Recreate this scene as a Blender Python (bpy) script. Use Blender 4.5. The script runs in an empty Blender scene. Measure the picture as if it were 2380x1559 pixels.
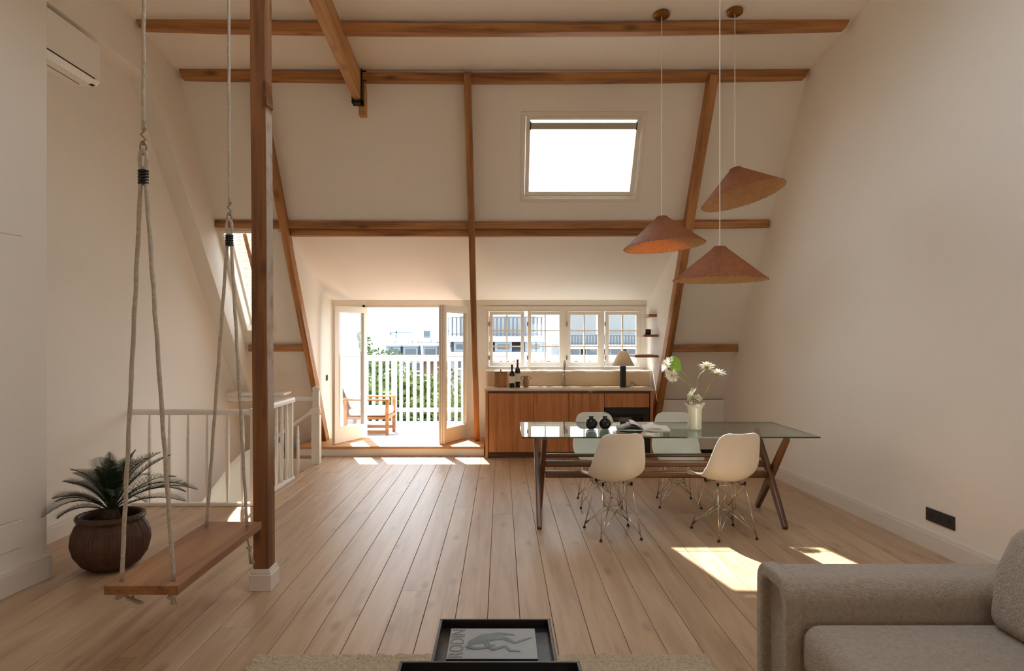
import bpy, bmesh, math, random
from mathutils import Vector, Matrix, Euler, noise
random.seed(7)
PI = math.pi
sc = bpy.context.scene
COL = sc.collection

# ------------------------------------------------------------------ camera
CZ, F, VX, VY = 1.55, 1587.0, 1165.0, 785.0
cam = bpy.data.cameras.new('camera'); camo = bpy.data.objects.new('camera', cam); COL.objects.link(camo)
camo.location = (0, 0, CZ); camo.rotation_euler = (PI/2, 0, 0)
cam.sensor_width = 36.0; cam.lens = 36.0*F/2380.0
cam.shift_x = (1190.0-VX)/2380.0; cam.shift_y = (VY-779.5)/2380.0
cam.clip_end = 4000
sc.camera = camo

# ------------------------------------------------------------------ world, sun, portals, exposure
w = bpy.data.worlds.new('World'); sc.world = w; w.use_nodes = True
nt = w.node_tree; nt.nodes.clear()
wo = nt.nodes.new('ShaderNodeOutputWorld'); bg = nt.nodes.new('ShaderNodeBackground')
tc = nt.nodes.new('ShaderNodeTexCoord'); sep = nt.nodes.new('ShaderNodeSeparateXYZ')
rp = nt.nodes.new('ShaderNodeValToRGB'); nz = nt.nodes.new('ShaderNodeTexNoise'); mx = nt.nodes.new('ShaderNodeMixRGB')
rp.color_ramp.elements[0].position = 0.0; rp.color_ramp.elements[0].color = (0.93, 0.95, 0.97, 1)
rp.color_ramp.elements[1].position = 0.9; rp.color_ramp.elements[1].color = (0.72, 0.82, 0.96, 1)
nz.inputs['Scale'].default_value = 2.2; nz.inputs['Detail'].default_value = 5
mx.blend_type = 'ADD'; mx.inputs[0].default_value = 0.10
nt.links.new(tc.outputs['Generated'], sep.inputs[0]); nt.links.new(sep.outputs['Z'], rp.inputs[0])
nt.links.new(tc.outputs['Generated'], nz.inputs['Vector'])
nt.links.new(rp.outputs[0], mx.inputs[1]); nt.links.new(nz.outputs['Fac'], mx.inputs[2])
nt.links.new(mx.outputs[0], bg.inputs[0]); nt.links.new(bg.outputs[0], wo.inputs[0])
bg.inputs[1].default_value = 1.75

sd = bpy.data.lights.new('sun', 'SUN'); so = bpy.data.objects.new('sun', sd); COL.objects.link(so)
SUN = Vector((0.298, -0.800, -1.0)).normalized()
so.rotation_euler = SUN.to_track_quat('-Z', 'Y').to_euler(); so.location = (-3, 12, 14)
sd.energy = 6.5; sd.angle = math.radians(0.55); sd.color = (1.0, 0.95, 0.87)

SL_K = 0.67; SL_D = 9.67
def sl_y(z): return SL_D - SL_K*z
def portal(name, c, sx, sy, dirn):
    l = bpy.data.lights.new(name, 'AREA'); l.shape = 'RECTANGLE'; l.size = sx; l.size_y = sy
    o = bpy.data.objects.new(name, l); COL.objects.link(o); o.location = c
    o.rotation_euler = Vector(dirn).to_track_quat('-Z', 'Y').to_euler(); l.cycles.is_portal = True
portal('portal_door', (-1.4, 9.95, 1.08), 2.1, 1.95, (0, -1, 0))
portal('portal_window', (0.91, 9.9, 1.54), 2.2, 0.85, (0, -1, 0))
portal('portal_skylight', (0.865, sl_y(3.48)+0.2, 3.62), 1.35, 1.05, (0, -1, -0.67))
portal('portal_roof_window', (-2.88, sl_y(2.2)+0.2, 2.33), 0.6, 1.5, (0, -1, -0.67))
portal('portal_rear', (1.2, -4.1, 1.5), 1.3, 1.3, (0, 1, 0))
portal('portal_roof', (.45, 3.6, 5.03), 3.0, 2.0, (0, 0, -1))

vs = sc.view_settings
vs.view_transform = 'Standard'; vs.look = 'None'; vs.gamma = 1.0; vs.use_curve_mapping = False
vs.exposure = 1.72
cy = sc.cycles
cy.use_denoising = True; cy.max_bounces = 12; cy.diffuse_bounces = 10; cy.glossy_bounces = 4
cy.transmission_bounces = 8; cy.transparent_max_bounces = 24; cy.sample_clamp_indirect = 6.0
cy.caustics_reflective = False; cy.caustics_refractive = False

# ------------------------------------------------------------------ helpers
def P(px, py, d):
    return Vector(((px-VX)*d/F, d, CZ-(py-VY)*d/F))

class MB:
    def __init__(s): s.v = []; s.f = []; s.m = []
    def add(s, vs_, fs, mi=0):
        n = len(s.v); s.v += [tuple(a) for a in vs_]
        s.f += [tuple(n+i for i in f) for f in fs]; s.m += [mi]*len(fs); return s
    def box(s, x0, x1, y0, y1, z0, z1, mi=0):
        return s.add([(x0,y0,z0),(x1,y0,z0),(x1,y1,z0),(x0,y1,z0),(x0,y0,z1),(x1,y0,z1),(x1,y1,z1),(x0,y1,z1)],
                     [(0,3,2,1),(4,5,6,7),(0,1,5,4),(1,2,6,5),(2,3,7,6),(3,0,4,7)], mi)
    def prism(s, pts, axis, a, b, mi=0):
        """polygon pts (2d) extruded along axis from a to b"""
        def mk(p, t):
            return {'x': (t, p[0], p[1]), 'y': (p[0], t, p[1]), 'z': (p[0], p[1], t)}[axis]
        n = len(pts)
        vs_ = [mk(p, a) for p in pts]+[mk(p, b) for p in pts]
        fs = [tuple(range(n)), tuple(range(2*n-1, n-1, -1))]+[(i, i+n, (i+1) % n+n, (i+1) % n) for i in range(n)]
        return s.add(vs_, fs, mi)
    def tube(s, pts, r, n=8, cap=True, mi=0, closed=False):
        pts = [Vector(p) for p in pts]; rr = r if isinstance(r, (list, tuple)) else [r]*len(pts)
        N = len(pts); rings = []; up = None
        for i, p in enumerate(pts):
            if closed: t = pts[(i+1) % N]-pts[i-1]
            else: t = pts[min(i+1, N-1)]-pts[max(i-1, 0)]
            t = t.normalized() if t.length > 1e-9 else Vector((0, 0, 1))
            if up is None:
                up = Vector((0, 0, 1)) if abs(t.z) < .9 else Vector((1, 0, 0))
            a = (up-t*up.dot(t)).normalized(); b = t.cross(a); up = a
            rings.append([p+(a*math.cos(2*PI*k/n)+b*math.sin(2*PI*k/n))*rr[i] for k in range(n)])
        vs_ = [v for g in rings for v in g]; fs = []
        for i in range(N if closed else N-1):
            for k in range(n):
                j = (i+1) % N
                fs.append((i*n+k, i*n+(k+1) % n, j*n+(k+1) % n, j*n+k))
        if cap and not closed: fs += [tuple(range(n-1, -1, -1)), tuple((N-1)*n+k for k in range(n))]
        return s.add(vs_, fs, mi)
    def lathe(s, prof, n=32, c=(0, 0, 0), mi=0, mod=None):
        vs_ = []; fs = []
        for i, (r, z) in enumerate(prof):
            for k in range(n):
                a = 2*PI*k/n; q = mod(a, i, r, z) if mod else (r, z)
                vs_.append((c[0]+q[0]*math.cos(a), c[1]+q[0]*math.sin(a), c[2]+q[1]))
        for i in range(len(prof)-1):
            for k in range(n): fs.append((i*n+k, i*n+(k+1) % n, (i+1)*n+(k+1) % n, (i+1)*n+k))
        return s.add(vs_, fs, mi)
    def grid(s, fn, nu, nv, mi=0, wrap=False):
        vs_ = [fn(i/(nu-1 if not wrap else nu), j/(nv-1)) for j in range(nv) for i in range(nu)]; fs = []
        for j in range(nv-1):
            for i in range(nu if wrap else nu-1):
                i2 = (i+1) % nu
                fs.append((j*nu+i, j*nu+i2, (j+1)*nu+i2, (j+1)*nu+i))
        return s.add(vs_, fs, mi)
    def mesh(s, name):
        me = bpy.data.meshes.new(name); me.from_pydata(s.v, [], s.f); me.polygons.foreach_set('material_index', s.m)
        me.update(); return me
    def build(s, name, mats, parent=None, loc=None, smooth=False, bevel=0, seg=2, fix=True, sub=0, solid=0, auto=None):
        me = s.mesh(name)
        if not isinstance(mats, (list, tuple)): mats = [mats]
        for m in mats: me.materials.append(m)
        if fix:
            bm = bmesh.new(); bm.from_mesh(me); bmesh.ops.recalc_face_normals(bm, faces=bm.faces); bm.to_mesh(me); bm.free()
        o = bpy.data.objects.new(name, me); COL.objects.link(o)
        if parent: o.parent = parent
        if loc is not None: o.location = loc
        if smooth: me.polygons.foreach_set('use_smooth', [True]*len(me.polygons))
        if auto: me.set_sharp_from_angle(angle=math.radians(auto))
        if solid:
            k = o.modifiers.new('s', 'SOLIDIFY'); k.thickness = solid; k.offset = 0
        if bevel:
            k = o.modifiers.new('b', 'BEVEL'); k.width = bevel; k.segments = seg; k.limit_method = 'ANGLE'; k.angle_limit = math.radians(40)
        if sub:
            k = o.modifiers.new('u', 'SUBSURF'); k.levels = sub; k.render_levels = sub
        return o

def empty(name, loc=(0, 0, 0), rz=0, rot=None):
    o = bpy.data.objects.new(name, None); COL.objects.link(o); o.location = loc
    o.rotation_euler = rot if rot else (0, 0, rz); o.empty_display_size = .1
    return o
def tag(o, label=None, cat=None, group=None, kind=None):
    if label: o['label'] = label
    if cat: o['category'] = cat
    if group: o['group'] = group
    if kind: o['kind'] = kind
    return o
def struct(o, label=None, cat=None):
    o['kind'] = 'structure'
    if label: o['label'] = label
    if cat: o['category'] = cat
    return o
def copy_tree(o, parent=None):
    c = o.copy(); COL.objects.link(c)
    if parent: c.parent = parent; c.matrix_parent_inverse = o.matrix_parent_inverse
    for ch in list(o.children): copy_tree(ch, c)
    return c
def slab(mb, o, u, v, n, us, vs2, holes, t):
    """slab in plane o+u*a+v*b; n into room; thickness t goes along -n; holes [(u0,u1,v0,v1)]"""
    o, u, v, n = Vector(o), Vector(u), Vector(v), Vector(n)
    ub = sorted(set([us[0], us[1]]+[h for q in holes for h in q[:2] if us[0] < h < us[1]]))
    vb = sorted(set([vs2[0], vs2[1]]+[h for q in holes for h in q[2:] if vs2[0] < h < vs2[1]]))
    def solid(i, j):
        if i < 0 or j < 0 or i >= len(ub)-1 or j >= len(vb)-1: return False
        a = (ub[i]+ub[i+1])/2; b = (vb[j]+vb[j+1])/2
        return not any(q[0] < a < q[1] and q[2] < b < q[3] for q in holes)
    def p(a, b, k): return tuple(o+u*a+v*b-n*(t*k))
    for i in range(len(ub)-1):
        for j in range(len(vb)-1):
            if not solid(i, j): continue
            a0, a1, b0, b1 = ub[i], ub[i+1], vb[j], vb[j+1]
            for k in (0, 1): mb.add([p(a0,b0,k), p(a1,b0,k), p(a1,b1,k), p(a0,b1,k)], [(0,1,2,3)])
            if not solid(i-1, j): mb.add([p(a0,b0,0), p(a0,b1,0), p(a0,b1,1), p(a0,b0,1)], [(0,1,2,3)])
            if not solid(i+1, j): mb.add([p(a1,b0,0), p(a1,b1,0), p(a1,b1,1), p(a1,b0,1)], [(0,1,2,3)])
            if not solid(i, j-1): mb.add([p(a0,b0,0), p(a1,b0,0), p(a1,b0,1), p(a0,b0,1)], [(0,1,2,3)])
            if not solid(i, j+1): mb.add([p(a0,b1,0), p(a1,b1,0), p(a1,b1,1), p(a0,b1,1)], [(0,1,2,3)])
    return mb

# ------------------------------------------------------------------ materials
def S(r, g, b):
    f = lambda c: ((c/255+0.055)/1.055)**2.4 if c/255 > .04045 else c/255/12.92
    return (f(r), f(g), f(b), 1)
def nodes(name):
    m = bpy.data.materials.new(name); m.use_nodes = True; t = m.node_tree
    return m, t, t.nodes['Principled BSDF']
def mat(name, col, rough=.5, metal=0, var=0.0, vscale=3.0, bump=0.0, bscale=60.0, coat=0, spec=None, trans=0, sheen=0):
    m, t, b = nodes(name)
    b.inputs['Base Color'].default_value = col if len(col) == 4 else (*col, 1)
    b.inputs['Roughness'].default_value = rough; b.inputs['Metallic'].default_value = metal
    if spec is not None: b.inputs['Specular IOR Level'].default_value = spec
    if coat: b.inputs['Coat Weight'].default_value = coat
    if sheen: b.inputs['Sheen Weight'].default_value = sheen
    tcn = t.nodes.new('ShaderNodeTexCoord')
    if var:
        n = t.nodes.new('ShaderNodeTexNoise'); n.inputs['Scale'].default_value = vscale; n.inputs['Detail'].default_value = 4
        t.links.new(tcn.outputs['Object'], n.inputs['Vector'])
        mixn = t.nodes.new('ShaderNodeMixRGB'); mixn.blend_type = 'MULTIPLY'; mixn.inputs[1].default_value = b.inputs['Base Color'].default_value
        r = t.nodes.new('ShaderNodeMapRange'); r.inputs[3].default_value = 1-var; r.inputs[4].default_value = 1+var
        r.inputs[1].default_value = .3; r.inputs[2].default_value = .7
        t.links.new(n.outputs['Fac'], r.inputs[0]); t.links.new(r.outputs[0], mixn.inputs[2]); mixn.inputs[0].default_value = 1
        t.links.new(mixn.outputs[0], b.inputs['Base Color'])
    if bump:
        n = t.nodes.new('ShaderNodeTexNoise'); n.inputs['Scale'].default_value = bscale; n.inputs['Detail'].default_value = 5
        t.links.new(tcn.outputs['Object'], n.inputs['Vector'])
        bu = t.nodes.new('ShaderNodeBump'); bu.inputs['Strength'].default_value = bump; bu.inputs['Distance'].default_value = .01
        t.links.new(n.outputs['Fac'], bu.inputs['Height']); t.links.new(bu.outputs[0], b.inputs['Normal'])
    return m
def wood(name, dark, light, along='X', sc_=1.0, rough=.5, knots=.0, rnd=.12, bump=.15, contrast=1.0, coat=0):
    m, t, b = nodes(name); L = t.links
    tcn = t.nodes.new('ShaderNodeTexCoord'); oi = t.nodes.new('ShaderNodeObjectInfo')
    ad = t.nodes.new('ShaderNodeVectorMath'); ad.operation = 'ADD'
    ml = t.nodes.new('ShaderNodeVectorMath'); ml.operation = 'MULTIPLY'; ml.inputs[1].default_value = (37, 53, 71)
    L.new(oi.outputs['Random'], ml.inputs[0]); L.new(tcn.outputs['Object'], ad.inputs[0]); L.new(ml.outputs[0], ad.inputs[1])
    mp = t.nodes.new('ShaderNodeMapping'); k = {'X': (.7, 9, 9), 'Y': (9, .7, 9), 'Z': (9, 9, .7)}[along]
    mp.inputs['Scale'].default_value = tuple(a*sc_ for a in k); L.new(ad.outputs[0], mp.inputs[0])
    n1 = t.nodes.new('ShaderNodeTexNoise'); n1.inputs['Scale'].default_value = 1.3; n1.inputs['Detail'].default_value = 6; n1.inputs['Distortion'].default_value = .6
    L.new(mp.outputs[0], n1.inputs['Vector'])
    mp2 = t.nodes.new('ShaderNodeMapping'); mp2.inputs['Scale'].default_value = tuple(a*sc_*(6 if a > 1 else 2) for a in k); L.new(ad.outputs[0], mp2.inputs[0])
    n2 = t.nodes.new('ShaderNodeTexNoise'); n2.inputs['Scale'].default_value = 2; n2.inputs['Detail'].default_value = 3; L.new(mp2.outputs[0], n2.inputs['Vector'])
    mm = t.nodes.new('ShaderNodeMath'); mm.operation = 'MULTIPLY_ADD'; mm.inputs[1].default_value = .35; L.new(n2.outputs['Fac'], mm.inputs[0]); L.new(n1.outputs['Fac'], mm.inputs[2])
    cr = t.nodes.new('ShaderNodeValToRGB'); e = cr.color_ramp.elements
    c = .5/contrast
    e[0].position = max(0, .66-.32*c*1.2); e[0].color = dark; e[1].position = min(1, .66+.32*c*1.2); e[1].color = light
    L.new(mm.outputs[0], cr.inputs[0]); out = cr.outputs[0]
    if knots:
        vo = t.nodes.new('ShaderNodeTexVoronoi'); vo.inputs['Scale'].default_value = 1.0
        mp3 = t.nodes.new('ShaderNodeMapping'); mp3.inputs['Scale'].default_value = {'X': (2.2, 6, 6), 'Y': (6, 2.2, 6), 'Z': (6, 6, 2.2)}[along]
        L.new(ad.outputs[0], mp3.inputs[0]); L.new(mp3.outputs[0], vo.inputs['Vector'])
        r = t.nodes.new('ShaderNodeMapRange'); r.inputs[1].default_value = .04; r.inputs[2].default_value = .22; r.inputs[3].default_value = 1-knots; r.inputs[4].default_value = 1
        L.new(vo.outputs['Distance'], r.inputs[0])
        mk = t.nodes.new('ShaderNodeMixRGB'); mk.blend_type = 'MULTIPLY'; mk.inputs[0].default_value = 1
        L.new(out, mk.inputs[1]); L.new(r.outputs[0], mk.inputs[2]); out = mk.outputs[0]
    if rnd:
        r = t.nodes.new('ShaderNodeMapRange'); r.inputs[3].default_value = 1-rnd; r.inputs[4].default_value = 1+rnd
        L.new(oi.outputs['Random'], r.inputs[0])
        mk = t.nodes.new('ShaderNodeMixRGB'); mk.blend_type = 'MULTIPLY'; mk.inputs[0].default_value = 1
        L.new(out, mk.inputs[1]); L.new(r.outputs[0], mk.inputs[2]); out = mk.outputs[0]
    L.new(out, b.inputs['Base Color']); b.inputs['Roughness'].default_value = rough
    if coat: b.inputs['Coat Weight'].default_value = coat
    if bump:
        bu = t.nodes.new('ShaderNodeBump'); bu.inputs['Strength'].default_value = bump; bu.inputs['Distance'].default_value = .004
        L.new(mm.outputs[0], bu.inputs['Height']); L.new(bu.outputs[0], b.inputs['Normal'])
    return m
def glass(name, tint=(.96, .98, .98, 1), base=.04, rough=0.0):
    m = bpy.data.materials.new(name); m.use_nodes = True; t = m.node_tree; t.nodes.clear(); L = t.links
    o = t.nodes.new('ShaderNodeOutputMaterial'); mixn = t.nodes.new('ShaderNodeMixShader')
    tr = t.nodes.new('ShaderNodeBsdfTransparent'); tr.inputs[0].default_value = tint
    gl = t.nodes.new('ShaderNodeBsdfGlossy'); gl.inputs['Roughness'].default_value = rough
    lw = t.nodes.new('ShaderNodeLayerWeight'); lw.inputs[0].default_value = .5
    pw = t.nodes.new('ShaderNodeMath'); pw.operation = 'POWER'; pw.inputs[1].default_value = 5
    ma = t.nodes.new('ShaderNodeMath'); ma.operation = 'MULTIPLY_ADD'; ma.inputs[1].default_value = 1-base; ma.inputs[2].default_value = base
    L.new(lw.outputs['Facing'], pw.inputs[0]); L.new(pw.outputs[0], ma.inputs[0]); L.new(ma.outputs[0], mixn.inputs[0])
    L.new(tr.outputs[0], mixn.inputs[1]); L.new(gl.outputs[0], mixn.inputs[2]); L.new(mixn.outputs[0], o.inputs[0])
    return m
def rattan(name, c0=S(116, 66, 32), c1=S(168, 104, 56), tr=.10):
    m, t, b = nodes(name); L = t.links
    tcn = t.nodes.new('ShaderNodeTexCoord'); 
    wv = t.nodes.new('ShaderNodeTexWave'); wv.bands_direction = 'Z'; wv.inputs['Scale'].default_value = 45; wv.inputs['Distortion'].default_value = .6
    L.new(tcn.outputs['Object'], wv.inputs['Vector'])
    n = t.nodes.new('ShaderNodeTexNoise'); n.inputs['Scale'].default_value = 25; L.new(tcn.outputs['Object'], n.inputs['Vector'])
    cr = t.nodes.new('ShaderNodeValToRGB'); cr.color_ramp.elements[0].color = c0; cr.color_ramp.elements[1].color = c1
    mm = t.nodes.new('ShaderNodeMath'); mm.operation = 'MULTIPLY_ADD'; mm.inputs[1].default_value = .35; L.new(wv.outputs['Fac'], mm.inputs[0]); L.new(n.outputs['Fac'], mm.inputs[2])
    sb = t.nodes.new('ShaderNodeMath'); sb.operation = 'SUBTRACT'; sb.inputs[1].default_value = .2; L.new(mm.outputs[0], sb.inputs[0])
    L.new(sb.outputs[0], cr.inputs[0]); L.new(cr.outputs[0], b.inputs['Base Color']); b.inputs['Roughness'].default_value = .6
    bu = t.nodes.new('ShaderNodeBump'); bu.inputs['Strength'].default_value = .7; bu.inputs['Distance'].default_value = .004
    L.new(wv.outputs['Fac'], bu.inputs['Height']); L.new(bu.outputs[0], b.inputs['Normal'])
    tl = t.nodes.new('ShaderNodeBsdfTranslucent'); tl.inputs[0].default_value = S(255, 170, 90); mixn = t.nodes.new('ShaderNodeMixShader'); mixn.inputs[0].default_value = tr
    o = t.nodes['Material Output']; L.new(b.outputs[0], mixn.inputs[1]); L.new(tl.outputs[0], mixn.inputs[2]); L.new(mixn.outputs[0], o.inputs[0])
    return m

M = {}
M['plaster'] = mat('plaster', (.86, .825, .76), .85, var=.02, vscale=.7, bump=.05, bscale=180)
M['ceil'] = mat('ceiling_plaster', (.87, .835, .775), .9, var=.02, vscale=.6)
M['white'] = mat('white_paint', (.80, .75, .67), .45)
M['wcream'] = mat('cream_paint', (.84, .80, .74), .4)
M['dorm'] = mat('dormer_plaster', (.85, .82, .78), .9)
M['base'] = mat('baseboard_paint', (.78, .73, .66), .4)
M['floor'] = wood('oak_floor', S(168, 136, 104), S(196, 165, 132), 'Y', 1.0, .40, knots=.35, rnd=.05, bump=.10)
M['subfloor'] = mat('floor_gap', S(60, 40, 26), .9)
M['beam'] = wood('pine_beam', S(124, 78, 42), S(198, 142, 86), 'X', 1.0, .6, knots=.6, rnd=.08, bump=.3)
M['beamlt'] = wood('light_pine', S(168, 118, 70), S(214, 165, 108), 'X', .8, .6, knots=.4, rnd=.05, bump=.2)
M['teak'] = wood('teak_veneer', S(172, 108, 60), S(212, 146, 90), 'Z', 1.6, .45, rnd=.04, bump=.05)
M['walnut'] = wood('walnut', S(60, 34, 20), S(132, 82, 46), 'X', 1.4, .3, rnd=.05, bump=.05, coat=.3)
M['oakseat'] = wood('oak_board', S(128, 84, 52), S(172, 124, 82), 'Y', 1.0, .5, rnd=0, bump=.1)
M['step'] = wood('step_oak', S(176, 120, 64), S(216, 164, 104), 'X', .8, .5, rnd=.02)
M['shelf'] = wood('shelf_wood', S(112, 64, 36), S(156, 98, 58), 'X', 1.2, .5)
M['stone'] = mat('pale_stone', S(222, 206, 184), .16, var=.05, vscale=4)
M['splash'] = mat('splash_stone', S(214, 192, 160), .12, var=.05, vscale=3)
M['chair'] = mat('chair_shell', S(240, 235, 224), .35)
M['chrome'] = mat('chrome', (.72, .66, .58), .16, metal=1)
M['brass'] = mat('brass', S(150, 112, 58), .35, metal=1)
M['black'] = mat('black_plastic', (.012, .012, .013), .4)
M['blackgl'] = mat('black_glaze', (.006, .006, .007), .06)
M['blackmat'] = mat('black_wood', (.016, .013, .012), .32, bump=.1, bscale=90)
M['iron'] = mat('dark_iron', (.02, .018, .016), .5, metal=.6)
M['glass'] = glass('window_glass')
M['tglass'] = glass('table_glass', (.86, .955, .93, 1), .05)
M['tedge'] = mat('glass_edge', (.01, .06, .055), .08)
M['rope'] = mat('rope', S(206, 196, 180), .9, var=.15, vscale=60, bump=.8, bscale=240)
M['fabric'] = mat('boucle_fabric', S(176, 164, 149), .95, var=.13, vscale=55, bump=1.0, bscale=110, sheen=.2)
M['rug'] = mat('wool_rug', S(196, 176, 148), 1.0, var=.2, vscale=70, bump=.8, bscale=90)
M['rattan'] = rattan('rattan')
M['rattin'] = rattan('rattan_inside', S(214, 170, 112), S(252, 226, 178), .35)  # paler copy for the inside: floor-bounced light painted into the colour
M['pot'] = mat('pot_glaze', S(84, 58, 42), .5, var=.35, vscale=14, bump=.4, bscale=40)
M['soil'] = mat('soil', S(32, 22, 15), 1, bump=1, bscale=60)
M['frond'] = mat('palm_green', S(34, 52, 32), .4, var=.35, vscale=9)
M['frond2'] = mat('palm_stem', S(60, 66, 36), .6)
M['leaf'] = mat('tree_leaf', S(84, 104, 32), .7, var=.4, vscale=1.5)
M['leaf2'] = mat('tree_leaf_dark', S(56, 78, 32), .7, var=.4, vscale=1.5)
M['bark'] = mat('bark', S(80, 62, 46), .9, bump=.6, bscale=12)
M['petal'] = mat('petal', S(245, 242, 230), .6)
M['yellow'] = mat('flower_centre', S(222, 186, 76), .7)
M['stem'] = mat('flower_stem', S(150, 160, 92), .5)
M['fleaf'] = mat('flower_leaf', S(150, 190, 72), .5, var=.15, vscale=30)
M['pearl'] = mat('pearl_glass', S(236, 224, 204), .18, coat=.5)
M['paper'] = mat('paper', S(240, 236, 228), .7)
M['photo'] = mat('page_print', S(120, 112, 104), .5, var=.5, vscale=22)
M['cover'] = mat('cover_grey', S(150, 152, 148), .4, var=.05, vscale=9)
M['art'] = mat('cover_art', S(104, 112, 110), .5, var=.25, vscale=16)
M['letter'] = mat('cover_letter', S(116, 112, 104), .5)
M['bottle'] = mat('bottle_glass', (.008, .012, .008), .05)
M['label'] = mat('bottle_label', S(225, 215, 200), .6)
M['capsule'] = mat('bottle_capsule', S(140, 40, 36), .3)
M['ceramic'] = mat('stoneware', S(150, 120, 86), .6, var=.2, vscale=40)
M['canister'] = wood('canister_wood', S(128, 84, 46), S(186, 134, 84), 'Z', 3, .4)
M['shade'] = mat('lamp_shade', S(240, 222, 186), .8)
M['steel'] = mat('brushed_steel', (.35, .3, .25), .3, metal=1)
M['ac'] = mat('ac_white', S(246, 246, 242), .4)
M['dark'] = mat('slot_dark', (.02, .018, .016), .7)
M['outwhite'] = mat('outdoor_white', (.46, .455, .46), .5)
M['deck'] = mat('deck_grey', (.27, .265, .26), .7, var=.12, vscale=6)
M['teakout'] = wood('garden_teak', S(136, 84, 46), S(176, 120, 72), 'X', 1, .6)
M['cush'] = mat('white_cushion', (.85, .85, .84), .9)
M['slate'] = mat('slate_roof', S(62, 70, 80), .5, var=.15, vscale=1)
M['brickh'] = mat('brick_house', S(98, 74, 64), .9, var=.15, vscale=3)
M['render'] = mat('render_wall', S(120, 122, 122), .8)
M['zinc'] = mat('zinc', S(104, 114, 124), .5)
M['winb'] = mat('far_window', S(52, 62, 72), .3)
M['tower'] = mat('far_tower', S(92, 112, 128), .6)
M['grass'] = mat('ground', S(86, 96, 66), 1, var=.3, vscale=.3)
M['mortar'] = mat('mortar', S(205, 196, 186), .9)
M['brick'] = mat('brick', S(150, 112, 98), .9, var=.25, vscale=9)
M['blind'] = mat('blind_case', S(186, 178, 162), .5)
# post: bare timber, with reflected daylight painted pale on its right face
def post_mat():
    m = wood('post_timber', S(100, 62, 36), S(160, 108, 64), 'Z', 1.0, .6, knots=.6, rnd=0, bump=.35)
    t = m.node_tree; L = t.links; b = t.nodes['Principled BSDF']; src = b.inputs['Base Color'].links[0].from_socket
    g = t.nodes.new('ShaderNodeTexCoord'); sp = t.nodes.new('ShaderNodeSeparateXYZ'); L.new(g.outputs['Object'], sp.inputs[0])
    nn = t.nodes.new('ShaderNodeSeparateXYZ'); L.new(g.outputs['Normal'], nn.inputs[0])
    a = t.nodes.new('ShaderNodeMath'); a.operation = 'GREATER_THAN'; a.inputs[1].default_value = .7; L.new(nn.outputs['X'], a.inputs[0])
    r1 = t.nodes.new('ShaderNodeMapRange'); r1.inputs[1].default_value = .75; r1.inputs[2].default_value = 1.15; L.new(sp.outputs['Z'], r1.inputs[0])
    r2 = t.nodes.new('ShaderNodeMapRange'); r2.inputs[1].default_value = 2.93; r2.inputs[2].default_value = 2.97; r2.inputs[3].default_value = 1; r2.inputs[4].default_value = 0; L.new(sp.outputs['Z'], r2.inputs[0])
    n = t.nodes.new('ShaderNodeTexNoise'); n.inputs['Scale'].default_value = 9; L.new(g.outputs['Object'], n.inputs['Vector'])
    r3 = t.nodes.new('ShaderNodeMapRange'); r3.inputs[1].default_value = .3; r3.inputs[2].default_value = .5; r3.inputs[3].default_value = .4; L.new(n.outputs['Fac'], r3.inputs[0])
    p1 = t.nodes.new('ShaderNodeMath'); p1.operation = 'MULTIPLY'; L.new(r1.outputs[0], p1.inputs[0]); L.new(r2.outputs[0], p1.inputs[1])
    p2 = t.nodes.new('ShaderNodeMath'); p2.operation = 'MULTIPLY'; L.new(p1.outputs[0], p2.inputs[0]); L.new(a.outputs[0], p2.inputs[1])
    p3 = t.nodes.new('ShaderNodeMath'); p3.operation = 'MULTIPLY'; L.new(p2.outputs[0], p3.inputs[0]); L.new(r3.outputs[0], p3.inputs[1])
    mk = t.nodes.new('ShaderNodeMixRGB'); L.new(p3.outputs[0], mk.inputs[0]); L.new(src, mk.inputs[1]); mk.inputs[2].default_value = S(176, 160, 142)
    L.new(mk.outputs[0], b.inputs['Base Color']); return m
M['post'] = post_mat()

# ------------------------------------------------------------------ room shell
WXR = lambda y: 3.155-.04*(y-4.86)
WXL, BXL = -3.42, -3.24
DW = 9.75                # dormer wall plane
CKL, CKR = -2.41, 2.10   # dormer cheeks
PZ = 2.76
HX0, HX1, HY0, HY1 = -3.42, -2.30, 6.31, 8.90   # stair hole
# floor slab (structure) + planks
mb = MB(); T0, T1 = -.30, -.016
for (a, b, c, d) in ((-3.6, HX0, -4.2, HY0), (HX0, HX1, -4.2, HY0), (HX0, HX1, HY1, 10.0), (HX1, 3.7, -4.2, 10.0)):
    mb.box(a, b, c, d, T0, T1)
floor = struct(mb.build('floor', M['subfloor']), 'wide oak plank floor running toward the terrace doors', 'floor')
pc = {}
def plank(x0, x1, y0, y1):
    g = .0016; wd = round(x1-x0-2*g, 4); ln = round(y1-y0-2*g, 2)
    if wd < .02 or ln < .05: return
    if (wd, ln) not in pc:
        q = MB(); c = .0014; h = .015; hx, hy = wd/2, ln/2
        q.add([(-hx,-hy,-h),(hx,-hy,-h),(hx,hy,-h),(-hx,hy,-h),(-hx,-hy,-c),(hx,-hy,-c),(hx,hy,-c),(-hx,hy,-c),
               (-hx+c,-hy+c,0),(hx-c,-hy+c,0),(hx-c,hy-c,0),(-hx+c,hy-c,0)],
              [(0,1,5,4),(1,2,6,5),(2,3,7,6),(3,0,4,7),(4,5,9,8),(5,6,10,9),(6,7,11,10),(7,4,8,11),(8,9,10,11)])
        me = q.mesh('plank'); me.materials.append(M['floor']); pc[(wd, ln)] = me
    o = bpy.data.objects.new('plank', pc[(wd, ln)]); COL.objects.link(o); o.parent = floor
    o.location = ((x0+x1)/2, (y0+y1)/2, random.uniform(-.0006, .0))
PW = .179
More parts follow.
